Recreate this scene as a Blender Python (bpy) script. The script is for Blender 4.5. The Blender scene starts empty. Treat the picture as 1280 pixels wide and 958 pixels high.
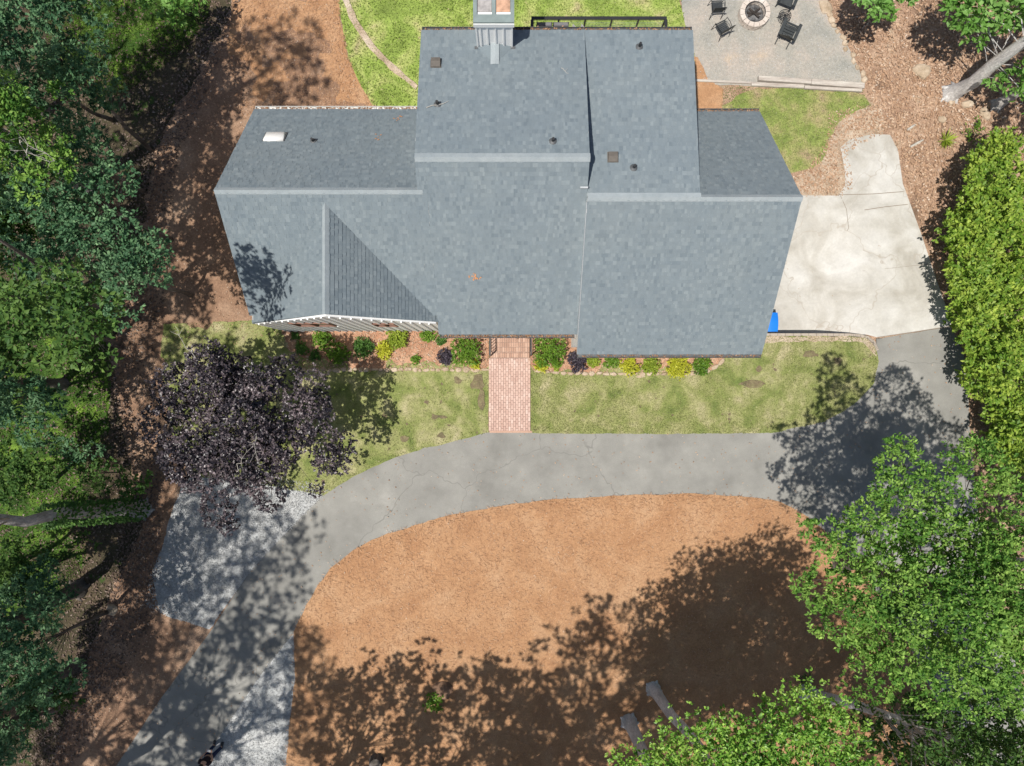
import bpy, math, random
import numpy as np
from mathutils import Vector, Matrix, noise as mnoise
from mathutils.geometry import delaunay_2d_cdt, intersect_point_line

# ------------------------------------------------------------------ camera, sky, sun
scn = bpy.context.scene
COL = scn.collection
H = 30.0            # drone height over the ground
F = 887.0           # focal length in photo pixels (1280 wide)
cam_d = bpy.data.cameras.new("camera")
cam_d.sensor_width = 36.0
cam_d.lens = 36.0 * F / 1280.0
cam_d.clip_end = 2000
cam = bpy.data.objects.new("camera", cam_d)
cam.location = (0, 0, H)
cam.rotation_euler = (0, 0, 0)
COL.objects.link(cam)
scn.camera = cam

SE, SN = 0.28, 0.25                      # shadow offset east / north per metre of height
elev = math.atan(1.0 / math.hypot(SE, SN))
sun_dir = Vector((-SE, -SN, 1)).normalized()
azim = math.atan2(sun_dir.x, sun_dir.y)
world = bpy.data.worlds.new("World")
scn.world = world
world.use_nodes = True
nt = world.node_tree
bg = nt.nodes["Background"]
sky = nt.nodes.new("ShaderNodeTexSky")
sky.sky_type = 'NISHITA'
sky.sun_disc = False
sky.sun_elevation = elev
sky.sun_rotation = azim
sky.air_density = 1.0
sky.dust_density = 1.5
nt.links.new(sky.outputs[0], bg.inputs[0])
bg.inputs[1].default_value = 0.082
sd = bpy.data.lights.new("sun", 'SUN')
sd.energy = 4.9
sd.angle = math.radians(0.53)
sd.color = (1.0, 0.955, 0.88)
so = bpy.data.objects.new("sun", sd)
so.rotation_euler = sun_dir.to_track_quat('Z', 'Y').to_euler()
so.location = (-10, -8, 40)
COL.objects.link(so)
scn.view_settings.view_transform = 'Standard'
scn.view_settings.look = 'None'
scn.view_settings.exposure = 0.0
scn.view_settings.gamma = 1.0

# ------------------------------------------------------------------ helpers
RNG = np.random.default_rng(7)
random.seed(11)

def W(px, py, z=0.0):
    s = (H - z) / F
    return Vector(((px - 640) * s, (479 - py) * s, z))

def tag(o, label=None, cat=None, group=None, kind=None):
    if label: o['label'] = label
    if cat: o['category'] = cat
    if group: o['group'] = group
    if kind: o['kind'] = kind
    return o

def empty(name, loc=(0, 0, 0), rz=0.0, parent=None):
    o = bpy.data.objects.new(name, None)
    o.empty_display_size = 0.2
    COL.objects.link(o)
    o.location = loc
    o.rotation_euler = (0, 0, rz)
    if parent: o.parent = parent
    return o

def copy_tree(o, parent=None):
    c = o.copy()
    COL.objects.link(c)
    c.parent = parent
    for ch in list(o.children):
        copy_tree(ch, c)
    return c

class MB:
    def __init__(s): s.v, s.f = [], []
    def add(s, vs, fs):
        n = len(s.v)
        s.v += [tuple(v) for v in vs]
        s.f += [tuple(i + n for i in f) for f in fs]
        return s
    def box(s, c, d, rz=0.0, m=None, j=0.0):
        x, y, z = d[0] / 2, d[1] / 2, d[2] / 2
        P = [Vector((a * x, b * y, e * z)) for e in (-1, 1) for a, b in ((-1, -1), (1, -1), (1, 1), (-1, 1))]
        R = m if m is not None else Matrix.Rotation(rz, 3, 'Z')
        P = [R @ (p + Vector((random.uniform(-j, j), random.uniform(-j, j), random.uniform(-j, j)))) + Vector(c) for p in P]
        return s.add(P, [(3, 2, 1, 0), (4, 5, 6, 7), (0, 1, 5, 4), (1, 2, 6, 5), (2, 3, 7, 6), (3, 0, 4, 7)])
    def bevbox(s, c, d, b=0.02, rz=0.0, m=None, j=0.0):
        """box with chamfered top edges"""
        x, y, z = d[0] / 2, d[1] / 2, d[2] / 2
        lv = [(-z, 0), (z - b, 0), (z, b)]
        P = []
        for zz, i in lv:
            for a, e in ((-1, -1), (1, -1), (1, 1), (-1, 1)):
                P.append(Vector((a * (x - i) + random.uniform(-j, j), e * (y - i) + random.uniform(-j, j), zz + random.uniform(-j, j) * .5)))
        R = m if m is not None else Matrix.Rotation(rz, 3, 'Z')
        P = [R @ p + Vector(c) for p in P]
        fs = [(3, 2, 1, 0), (8, 9, 10, 11)]
        for l in (0, 4):
            for k in range(4):
                fs.append((l + k, l + (k + 1) % 4, l + 4 + (k + 1) % 4, l + 4 + k))
        return s.add(P, fs)
    def bar(s, a, b, w, h=None, up=Vector((0, 0, 1))):
        a, b = Vector(a), Vector(b)
        h = h or w
        d = (b - a)
        L = d.length
        d.normalize()
        if abs(d.dot(up)) > .98: up = Vector((0, 1, 0))
        sx = d.cross(up).normalized()
        uz = sx.cross(d)
        R = Matrix((sx, d, uz)).transposed()
        return s.box((a + b) / 2, (w, L, h), m=R)
    def tube(s, pts, rad, n=8, cap=True):
        pts = [Vector(p) for p in pts]
        base = len(s.v)
        prev = None
        for i, p in enumerate(pts):
            d = (pts[min(i + 1, len(pts) - 1)] - pts[max(i - 1, 0)]).normalized()
            u = (prev - d * prev.dot(d)) if prev is not None else d.cross(Vector((0.3, 1, 0.2)) if abs(d.y) < .9 else Vector((1, 0, 0)))
            u.normalize()
            prev = u
            w = d.cross(u)
            r = rad[i] if hasattr(rad, '__len__') else rad
            for k in range(n):
                t = 2 * math.pi * k / n
                s.v.append(tuple(p + (u * math.cos(t) + w * math.sin(t)) * r))
        for i in range(len(pts) - 1):
            for k in range(n):
                a = base + i * n + k
                b = base + i * n + (k + 1) % n
                s.f.append((a, b, b + n, a + n))
        if cap:
            s.f.append(tuple(base + k for k in reversed(range(n))))
            s.f.append(tuple(base + (len(pts) - 1) * n + k for k in range(n)))
        return s
    def lathe(s, c, prof, n=24):
        base = len(s.v)
        c = Vector(c)
        for r, z in prof:
            for k in range(n):
                t = 2 * math.pi * k / n
                s.v.append((c.x + r * math.cos(t), c.y + r * math.sin(t), c.z + z))
        for i in range(len(prof) - 1):
            for k in range(n):
                a = base + i * n + k
                b = base + i * n + (k + 1) % n
                s.f.append((a, b, b + n, a + n))
        s.f.append(tuple(base + k for k in reversed(range(n))))
        s.f.append(tuple(base + (len(prof) - 1) * n + k for k in range(n)))
        return s
    def blob(s, c, d, n=10, rough=.15, seed=0, rz=0.0, flat=0.0):
        """irregular stone-like rounded lump"""
        rs = random.Random(seed)
        rings = 5
        base = len(s.v)
        c = Vector(c)
        off = [1 + rs.uniform(-rough, rough) for _ in range(n)]
        for i in range(rings):
            t = i / (rings - 1)
            ang = t * math.pi / 2
            rr = math.cos(ang) ** (.5) if t < 1 else .12
            zz = math.sin(ang) * (1 - flat * (t > .6) * .1)
            for k in range(n):
                a = 2 * math.pi * k / n
                q = off[k] * (1 + rs.uniform(-rough, rough) * .35)
                x = d[0] / 2 * rr * math.cos(a) * q
                y = d[1] / 2 * rr * math.sin(a) * q
                s.v.append((c.x + x * math.cos(rz) - y * math.sin(rz), c.y + x * math.sin(rz) + y * math.cos(rz),
                            c.z + zz * d[2] * (1 + rs.uniform(-.08, .08))))
        for i in range(rings - 1):
            for k in range(n):
                a = base + i * n + k
                b = base + i * n + (k + 1) % n
                s.f.append((a, b, b + n, a + n))
        s.f.append(tuple(base + (rings - 1) * n + k for k in range(n)))
        return s
    def build(s, name, mat, parent=None, smooth=False):
        me = bpy.data.meshes.new(name)
        me.from_pydata(s.v, [], s.f)
        me.update()
        if smooth:
            me.polygons.foreach_set('use_smooth', [True] * len(me.polygons))
        me.materials.append(mat)
        o = bpy.data.objects.new(name, me)
        COL.objects.link(o)
        if parent: o.parent = parent
        return o

def np_mesh(name, V, T, mat, parent=None, smooth=False):
    """V (n,3) float, T (m,3 or 4) int"""
    me = bpy.data.meshes.new(name)
    V = np.asarray(V, dtype=np.float32)
    T = np.asarray(T, dtype=np.int32)
    k = T.shape[1]
    me.vertices.add(len(V))
    me.vertices.foreach_set('co', V.ravel())
    me.loops.add(T.size)
    me.loops.foreach_set('vertex_index', T.ravel())
    me.polygons.add(len(T))
    me.polygons.foreach_set('loop_start', np.arange(0, T.size, k, dtype=np.int32))
    me.update(calc_edges=True)
    if smooth:
        me.polygons.foreach_set('use_smooth', np.ones(len(T), dtype=bool))
    me.materials.append(mat)
    o = bpy.data.objects.new(name, me)
    COL.objects.link(o)
    if parent: o.parent = parent
    return o

# ------------------------------------------------------------------ materials
def M(name, stops, scale=1.0, detail=6, rough=.92, fine=None, bump=None, island=0.0, spec=.25,
      translucent=0.0, isl_ramp=None, dist=0.0, speck=None, lines=None, metallic=0.0, stretch=None, wet=None):
    m = bpy.data.materials.new(name)
    m.use_nodes = True
    nt = m.node_tree
    N = nt.nodes
    L = nt.links
    b = N["Principled BSDF"]
    b.inputs['Roughness'].default_value = rough
    b.inputs['Specular IOR Level'].default_value = spec
    b.inputs['Metallic'].default_value = metallic
    geo = N.new('ShaderNodeNewGeometry')
    pos = geo.outputs['Position']
    if stretch:
        mp = N.new('ShaderNodeMapping')
        mp.inputs['Scale'].default_value = stretch
        L.new(pos, mp.inputs['Vector'])
        pos = mp.outputs[0]
    def nz(sc, det=4, ro=.55, ds=0.0):
        n = N.new('ShaderNodeTexNoise')
        n.inputs['Scale'].default_value = sc
        n.inputs['Detail'].default_value = det
        n.inputs['Roughness'].default_value = ro
        n.inputs['Distortion'].default_value = ds
        L.new(pos, n.inputs['Vector'])
        return n.outputs['Fac']
    def ramp(fac, st):
        r = N.new('ShaderNodeValToRGB')
        e = r.color_ramp.elements
        while len(e) < len(st): e.new(.5)
        for q, (p, c) in zip(e, st):
            q.position = p
            q.color = (*c, 1)
        L.new(fac, r.inputs[0])
        return r.outputs[0]
    def mul(col, fac, lo, hi):
        mr = N.new('ShaderNodeMapRange')
        mr.inputs['From Min'].default_value = fac[1]
        mr.inputs['From Max'].default_value = fac[2]
        mr.inputs['To Min'].default_value = lo
        mr.inputs['To Max'].default_value = hi
        L.new(fac[0], mr.inputs['Value'])
        v = N.new('ShaderNodeVectorMath')
        v.operation = 'SCALE'
        L.new(col, v.inputs[0])
        L.new(mr.outputs[0], v.inputs['Scale'])
        return v.outputs[0]
    def mix(fac, a, c):
        x = N.new('ShaderNodeMix')
        x.data_type = 'RGBA'
        if isinstance(fac, float): x.inputs[0].default_value = fac
        else: L.new(fac, x.inputs[0])
        L.new(a, x.inputs[6])
        if isinstance(c, tuple): x.inputs[7].default_value = (*c, 1)
        else: L.new(c, x.inputs[7])
        return x.outputs[2]
    if isl_ramp:
        c0 = ramp(geo.outputs['Random Per Island'], isl_ramp)
        c1 = ramp(nz(scale, detail, ds=dist), stops)
        col = mix(.5, c0, c1)
    else:
        col = ramp(nz(scale, detail, ds=dist), stops)
    if fine:
        for (sc, am) in fine:
            col = mul(col, (nz(sc, 3, .6), .25, .75), 1 - am, 1 + am)
    if island:
        col = mul(col, (geo.outputs['Random Per Island'], 0, 1), 1 - island, 1 + island)
    if speck:
        for (sc, th, c) in speck:
            fr = ramp(nz(sc, 2, .5), [(th, (0, 0, 0)), (min(th + .05, 1), (1, 1, 1))])
            col = mix(fr, col, c)
    if lines:
        for (sc, wd, c) in lines:         # crack lines
            vo = N.new('ShaderNodeTexVoronoi')
            vo.feature = 'DISTANCE_TO_EDGE'
            vo.inputs['Scale'].default_value = sc
            nn = N.new('ShaderNodeTexNoise')
            nn.inputs['Scale'].default_value = 1.4
            L.new(pos, nn.inputs['Vector'])
            va = N.new('ShaderNodeVectorMath')
            va.operation = 'ADD'
            L.new(pos, va.inputs[0])
            L.new(nn.outputs['Color'], va.inputs[1])
            L.new(va.outputs[0], vo.inputs['Vector'])
            fr = ramp(vo.outputs['Distance'], [(0.0, (1, 1, 1)), (wd, (0, 0, 0))])
            col = mix(fr, col, c)
    L.new(col, b.inputs['Base Color'])
    if bump:
        bp = N.new('ShaderNodeBump')
        bp.inputs['Strength'].default_value = bump[1]
        bp.inputs['Distance'].default_value = bump[2] if len(bump) > 2 else .03
        L.new(nz(bump[0], 4, .65), bp.inputs['Height'])
        L.new(bp.outputs[0], b.inputs['Normal'])
    if translucent:
        tr = N.new('ShaderNodeBsdfTranslucent')
        L.new(col, tr.inputs[0])
        mx = N.new('ShaderNodeMixShader')
        mx.inputs[0].default_value = translucent
        L.new(b.outputs[0], mx.inputs[1])
        L.new(tr.outputs[0], mx.inputs[2])
        L.new(mx.outputs[0], N['Material Output'].inputs[0])
    return m

def plain(name, c, rough=.6, spec=.4, var=.08, metallic=0.0):
    return M(name, [(.3, tuple(x * (1 - var) for x in c)), (.7, tuple(min(1, x * (1 + var)) for x in c))], 6, 4, rough, spec=spec, metallic=metallic)

def leafmat(name, dark, mid, light, tr=.3, rough=.5, spec=.35, scale=.8):
    return M(name, [(.3, dark), (.47, mid), (.64, light)], scale, 3, rough, spec=spec, translucent=tr,
             isl_ramp=[(0.0, dark), (.5, mid), (.9, light), (1.0, tuple(min(1, x * 1.5) for x in light))])

MAT = {}
MAT['litter'] = M('leaf_litter', [(.3, (.19, .125, .085)), (.45, (.34, .22, .15)), (.6, (.44, .30, .21)), (.75, (.36, .29, .2))], .9, 8,
                  fine=[(7, .25), (28, .5)], bump=(22, .8, .05), speck=[(17, .67, (.58, .47, .36)), (23, .70, (.12, .07, .04))])
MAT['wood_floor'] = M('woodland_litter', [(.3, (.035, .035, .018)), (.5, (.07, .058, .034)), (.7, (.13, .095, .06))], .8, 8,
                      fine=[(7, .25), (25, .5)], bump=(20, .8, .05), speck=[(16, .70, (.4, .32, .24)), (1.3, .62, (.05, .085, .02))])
MAT['straw'] = M('pine_straw', [(.28, (.37, .195, .10)), (.5, (.435, .245, .13)), (.72, (.485, .30, .175))], .7, 9, dist=.5,
                   fine=[(4, .06), (11, .15), (45, .38)], bump=(40, .8, .03), speck=[(31, .71, (.62, .45, .3)), (19, .735, (.16, .08, .04))])
MAT['straw_dark'] = M('bark_mulch', [(.28, (.19, .115, .075)), (.5, (.28, .17, .11)), (.72, (.40, .27, .185))], .6, 8,
                      fine=[(4, .15), (14, .25), (45, .35)], bump=(35, .8, .03), speck=[(26, .72, (.55, .45, .33))])
MAT['bedmulch'] = M('bed_mulch', [(.28, (.30, .15, .09)), (.5, (.44, .24, .15)), (.72, (.52, .34, .23))], 1.5, 8,
                    fine=[(9, .25), (34, .4)], bump=(30, .8, .03), speck=[(21, .68, (.62, .5, .38))])
MAT['lawn'] = M('lawn_turf', [(.3, (.14, .185, .05)), (.43, (.22, .25, .08)), (.56, (.31, .31, .135)), (.7, (.42, .38, .22))], 1.1, 10,
                fine=[(5, .18), (22, .3), (60, .3)], bump=(50, .8, .03),
                speck=[(3.2, .68, (.17, .13, .085)), (11, .72, (.52, .45, .28))], dist=.4)
MAT['back_lawn'] = M('back_lawn_turf', [(.3, (.17, .23, .05)), (.46, (.26, .35, .075)), (.6, (.38, .42, .14)), (.72, (.42, .36, .20))], .9, 9, dist=.6,
                     fine=[(4, .2), (18, .35), (60, .3)], bump=(50, .8, .03), speck=[(7, .71, (.45, .36, .22))])
MAT['side_lawn'] = M('side_lawn_turf', [(.3, (.15, .20, .05)), (.46, (.24, .29, .08)), (.6, (.34, .31, .14)), (.7, (.36, .27, .17))], 1.1, 9,
                     fine=[(4, .2), (18, .35), (60, .3)], bump=(50, .8, .03), speck=[(5, .68, (.27, .21, .14))])
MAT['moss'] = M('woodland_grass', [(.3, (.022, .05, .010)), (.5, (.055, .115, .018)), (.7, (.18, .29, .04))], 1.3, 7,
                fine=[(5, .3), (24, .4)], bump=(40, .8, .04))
MAT['asphalt'] = M('old_asphalt', [(.3, (.205, .20, .183)), (.45, (.255, .249, .23)), (.6, (.285, .278, .256)), (.7, (.335, .325, .30))], .5, 9, rough=.85, lines=[(.13, .0016, (.20, .195, .18))],
                   fine=[(1.6, .09), (40, .09), (120, .12)], bump=(90, .3, .01), speck=[(2.3, .74, (.33, .31, .28))])
MAT['asphalt_seam'] = plain('seam_tar', (.12, .115, .105), .9)
MAT['concrete'] = M('old_concrete', [(.3, (.37, .345, .30)), (.5, (.485, .465, .425)), (.68, (.575, .56, .53))], .6, 9, rough=.85, dist=.9,
                    fine=[(2.2, .08), (12, .06), (60, .08)], bump=(60, .25, .01), speck=[(7, .74, (.36, .26, .17))],
                    lines=[(.32, .006, (.40, .36, .31))])
MAT['concrete_joint'] = plain('concrete_joint', (.25, .21, .17), .9)
MAT['gravel'] = M('grey_gravel', [(.3, (.36, .37, .37)), (.5, (.47, .48, .48)), (.7, (.56, .56, .55))], .9, 8,
                  fine=[(9, .2), (45, .45)], bump=(45, .9, .03), speck=[(24, .68, (.6, .58, .54)), (17, .7, (.14, .13, .13))])
MAT['patio'] = M('patio_gravel', [(.3, (.27, .27, .245)), (.48, (.36, .34, .30)), (.62, (.42, .37, .32)), (.74, (.50, .40, .30))], .7, 8,
                 fine=[(9, .15), (45, .35)], bump=(45, .7, .02), speck=[(25, .70, (.58, .55, .5))])
MAT['dirt'] = M('bare_dirt', [(.3, (.30, .22, .15)), (.5, (.44, .34, .25)), (.7, (.55, .46, .36))], .9, 8,
                fine=[(6, .2), (30, .4)], bump=(28, .7, .03), speck=[(18, .68, (.66, .56, .46))])
MAT['patch'] = M('bare_soil_patch', [(.3, (.12, .11, .06)), (.5, (.19, .15, .09)), (.7, (.26, .24, .12))], 3, 8, fine=[(20, .3)], bump=(30, .8, .03))
MAT['joint'] = plain('mortar', (.44, .35, .30), .95)
MAT['brick'] = M('brick_paver', [(.3, (.54, .36, .30)), (.7, (.62, .46, .40))], .8, 6, fine=[(20, .12)], island=.07,
                 isl_ramp=[(0, (.50, .32, .26)), (.4, (.55, .37, .30)), (.8, (.58, .42, .35)), (1, (.62, .49, .43))], bump=(60, .4, .01))
MAT['stepbrick'] = M('step_brick', [(.3, (.46, .30, .23)), (.7, (.54, .38, .30))], 2.0, 6, fine=[(20, .12)], island=.1,
                     isl_ramp=[(0, (.36, .20, .14)), (.5, (.46, .27, .19)), (1, (.55, .38, .29))], bump=(60, .4, .01))
MAT['shingle'] = M('asphalt_shingle', [(.3, (.16, .195, .22)), (.5, (.18, .216, .236)), (.7, (.20, .232, .245))], .45, 5, rough=.9,
                   fine=[(60, .14), (3, .05)], bump=(140, .4, .006), spec=.3,
                   isl_ramp=[(0, (.115, .148, .175)), (.2, (.165, .201, .226)), (.8, (.19, .226, .247)), (1, (.25, .288, .305))])
MAT['ridge'] = M('ridge_shingle', [(.3, (.275, .315, .335)), (.7, (.325, .36, .375))], 2, 5, rough=.9, fine=[(60, .14), (5, .08)], island=.17,
                 bump=(140, .3, .005))
MAT['white'] = plain('white_paint', (.86, .86, .85), .55, .4, .03)
MAT['trim'] = plain('painted_trim', (.62, .62, .60), .6, .4, .05)
MAT['gutter'] = plain('dark_gutter', (.10, .105, .11), .5, .4, .2)
MAT['flash'] = plain('metal_flashing', (.55, .57, .58), .4, .5, .1, .4)
MAT['capmetal'] = plain('chimney_cap_metal', (.24, .29, .28), .5, .4, .12, .2)
MAT['black'] = plain('black_metal', (.022, .022, .024), .45, .5, .2)
MAT['charcoal'] = plain('charcoal_wood', (.045, .05, .052), .6, .3, .3)
MAT['cushion'] = plain('grey_cushion', (.17, .17, .18), .9, .2, .1)
MAT['glass'] = plain('window_glass', (.05, .07, .075), .08, .8, .1)
MAT['winframe'] = plain('brown_window_frame', (.20, .10, .07), .6, .3, .15)
MAT['dome'] = plain('skylight_dome', (.82, .81, .78), .35, .5, .04)
MAT['grime'] = plain('rusty_flue', (.50, .30, .20), .7, .3, .35)
MAT['greyflue'] = plain('grey_flue', (.34, .32, .31), .7, .3, .3)
MAT['ventbox'] = plain('brown_roof_vent', (.13, .115, .10), .7, .3, .15)
MAT['blue'] = plain('blue_plastic', (.015, .20, .72), .38, .5, .06)
MAT['timber'] = M('weathered_timber', [(.3, (.36, .31, .27)), (.5, (.47, .42, .37)), (.7, (.56, .52, .46))], 3, 8, fine=[(25, .2)], bump=(40, .5, .01),
                  stretch=(.4, 3, 1))
MAT['deck'] = M('deck_boards', [(.3, (.34, .31, .25)), (.7, (.46, .42, .34))], 3, 6, fine=[(25, .15)], island=.15)
MAT['stone'] = M('edging_stone', [(.3, (.33, .25, .17)), (.5, (.46, .36, .26)), (.7, (.58, .48, .37))], 3, 7, fine=[(15, .15)], bump=(14, .5, .03), island=.1)
MAT['firestone'] = M('fire_pit_block', [(.3, (.50, .42, .36)), (.7, (.64, .58, .52))], 4, 6, fine=[(18, .15)], bump=(20, .5, .02), island=.12)
MAT['ash'] = M('fire_ash', [(.35, (.05, .05, .052)), (.5, (.16, .16, .165)), (.65, (.30, .29, .29))], 6, 8, bump=(25, 1, .05))
MAT['char'] = plain('charred_log', (.05, .042, .038), .9, .2, .5)
MAT['bark'] = M('tree_bark', [(.3, (.27, .25, .23)), (.5, (.42, .395, .37)), (.7, (.54, .51, .48))], 3, 8, fine=[(18, .3), (50, .25)], bump=(22, 1, .04),
                stretch=(1, 1, .35))
MAT['barkdark'] = M('dark_tree_bark', [(.3, (.08, .068, .058)), (.5, (.14, .12, .105)), (.7, (.21, .18, .16))], 3, 8, fine=[(18, .3)], bump=(22, 1, .04),
                    stretch=(1, 1, .35))
MAT['twig'] = plain('dead_twig', (.46, .43, .38), .9, .2, .2)
MAT['deadleaf'] = M('dead_leaf', [(.3, (.36, .22, .14)), (.7, (.48, .33, .22))], 2, 3, rough=.8,
                    isl_ramp=[(0, (.16, .09, .055)), (.35, (.38, .22, .13)), (.7, (.52, .36, .25)), (.93, (.62, .49, .37)), (1, (.75, .68, .6))])
MAT['deadleaf_dark'] = M('dark_leaf', [(.3, (.12, .08, .06)), (.7, (.22, .15, .12))], 2, 3, rough=.8,  # same leaf as dead_leaf in darker browns
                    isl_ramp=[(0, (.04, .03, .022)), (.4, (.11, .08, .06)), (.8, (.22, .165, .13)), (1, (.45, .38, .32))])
MAT['gutterleaf'] = M('gutter_leaf', [(.3, (.22, .12, .07)), (.7, (.34, .2, .12))], 2, 3, rough=.8, isl_ramp=[(0, (.1, .06, .04)), (.6, (.36, .2, .11)), (1, (.5, .36, .26))])
MAT['needles'] = M('pine_needle', [(.3, (.42, .23, .125)), (.7, (.5, .29, .165))], 2, 3, rough=.8,
                   isl_ramp=[(0, (.24, .12, .06)), (.4, (.38, .21, .115)), (.8, (.52, .32, .195)), (1, (.74, .56, .40))])
MAT['blade'] = M('grass_blade', [(.3, (.16, .205, .055)), (.5, (.25, .275, .09)), (.7, (.40, .375, .21))], 1.1, 9, rough=.7, dist=.4, translucent=.15,
                 isl_ramp=[(0, (.12, .17, .04)), (.5, (.25, .28, .09)), (.85, (.40, .38, .2)), (1, (.58, .54, .38))])
MAT['blade_bright'] = M('bright_grass_blade', [(.3, (.16, .22, .045)), (.46, (.25, .34, .07)), (.6, (.38, .42, .14)), (.72, (.44, .38, .22))], .9, 9, dist=.6, rough=.7, translucent=.15,
                 isl_ramp=[(0, (.11, .18, .035)), (.5, (.25, .34, .06)), (.85, (.38, .44, .13)), (1, (.52, .5, .3))])
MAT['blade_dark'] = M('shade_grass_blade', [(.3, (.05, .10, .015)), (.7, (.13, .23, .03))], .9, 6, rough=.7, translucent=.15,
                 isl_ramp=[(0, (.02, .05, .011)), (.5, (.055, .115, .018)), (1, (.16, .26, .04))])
MAT['pebble'] = M('gravel_stone', [(.3, (.30, .30, .30)), (.7, (.44, .43, .42))], 2, 3, rough=.85,
                  isl_ramp=[(0, (.22, .23, .235)), (.4, (.38, .395, .40)), (.8, (.50, .51, .51)), (1, (.66, .66, .65))])
MAT['bark_pale'] = M('pale_tree_bark', [(.3, (.46, .44, .43)), (.5, (.60, .58, .56)), (.7, (.70, .68, .66))], 3, 8, fine=[(18, .25), (50, .2)], bump=(22, 1, .04), stretch=(1, 1, .35))
# foliage
MAT['oak'] = leafmat('oak_leaf', (.035, .10, .02), (.105, .25, .038), (.36, .54, .12), scale=1.0, spec=.15)  # light stop paints sunny highlights into the leaf colour
MAT['oak_bright'] = leafmat('bright_oak_leaf', (.09, .21, .035), (.155, .34, .06), (.28, .46, .14))
MAT['teal'] = leafmat('dark_maple_leaf', (.04, .105, .05), (.075, .18, .085), (.22, .37, .18), scale=1.0, spec=.2)
MAT['woods'] = leafmat('woodland_leaf', (.055, .12, .028), (.055, .13, .032), (.17, .28, .065), spec=.15, scale=1.1)
MAT['hedge'] = leafmat('hedge_leaf', (.08, .17, .018), (.18, .32, .035), (.44, .54, .09), scale=1.3)
MAT['holly'] = leafmat('glossy_leaf', (.06, .17, .022), (.16, .36, .045), (.42, .60, .12), rough=.4, scale=1.2)
MAT['purple'] = leafmat('purple_leaf', (.012, .011, .016), (.03, .026, .036), (.24, .19, .20), tr=.12, rough=.38, spec=.55, scale=.9)  # pale mauve stop paints highlights onto clumps of the crown
MAT['shrub'] = leafmat('shrub_leaf', (.07, .15, .015), (.13, .26, .025), (.24, .38, .05))
MAT['shrub_deep'] = leafmat('deep_shrub_leaf', (.035, .10, .02), (.07, .17, .03), (.15, .29, .06))
MAT['yellow'] = leafmat('golden_leaf', (.30, .34, .02), (.50, .52, .04), (.66, .63, .09))
MAT['lime'] = leafmat('lime_leaf', (.16, .25, .02), (.28, .38, .04), (.45, .5, .08))
MAT['blackleaf'] = leafmat('black_purple_leaf', (.03, .025, .035), (.055, .045, .06), (.11, .09, .12), tr=.1)
MAT['skin'] = plain('skin', (.55, .34, .25), .6, .3, .05)
MAT['shirt'] = plain('dark_shirt', (.03, .022, .028), .9, .2, .2)
MAT['jeans'] = plain('navy_trousers', (.018, .03, .08), .9, .2, .2)
MAT['hair'] = plain('dark_hair', (.03, .02, .015), .6, .3, .2)
MAT['shoe'] = plain('shoe', (.05, .05, .055), .7, .3, .2)

# ------------------------------------------------------------------ ground sheets
def pad_f(x, y):
    """the parking pad falls towards the garage"""
    def sm(t):
        t = min(1, max(0, t))
        return t * t * (3 - 2 * t)
    return -.8 * (1 - sm((x - 13.0) / 2.1)) * (1 - sm((y - 5.2) / 2.6))

def in_poly(P, x, y):
    x = np.asarray(x); y = np.asarray(y)
    c = np.zeros(x.shape, bool)
    n = len(P)
    for i in range(n):
        x1, y1 = P[i]; x2, y2 = P[(i + 1) % n]
        if y1 == y2: continue
        t = ((y1 > y) != (y2 > y)) & (x < (x2 - x1) * (y - y1) / (y2 - y1) + x1)
        c ^= t
    return c

def wpoly(pts): return [tuple(W(x, y).xy) for x, y in pts]

def smooth_poly(P, it=1, keep=()):
    for _ in range(it):
        Q = []
        for i in range(len(P)):
            a, b = P[i], P[(i + 1) % len(P)]
            Q.append((a[0] * .75 + b[0] * .25, a[1] * .75 + b[1] * .25))
            Q.append((a[0] * .25 + b[0] * .75, a[1] * .25 + b[1] * .75))
        P = Q
    return P

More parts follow.
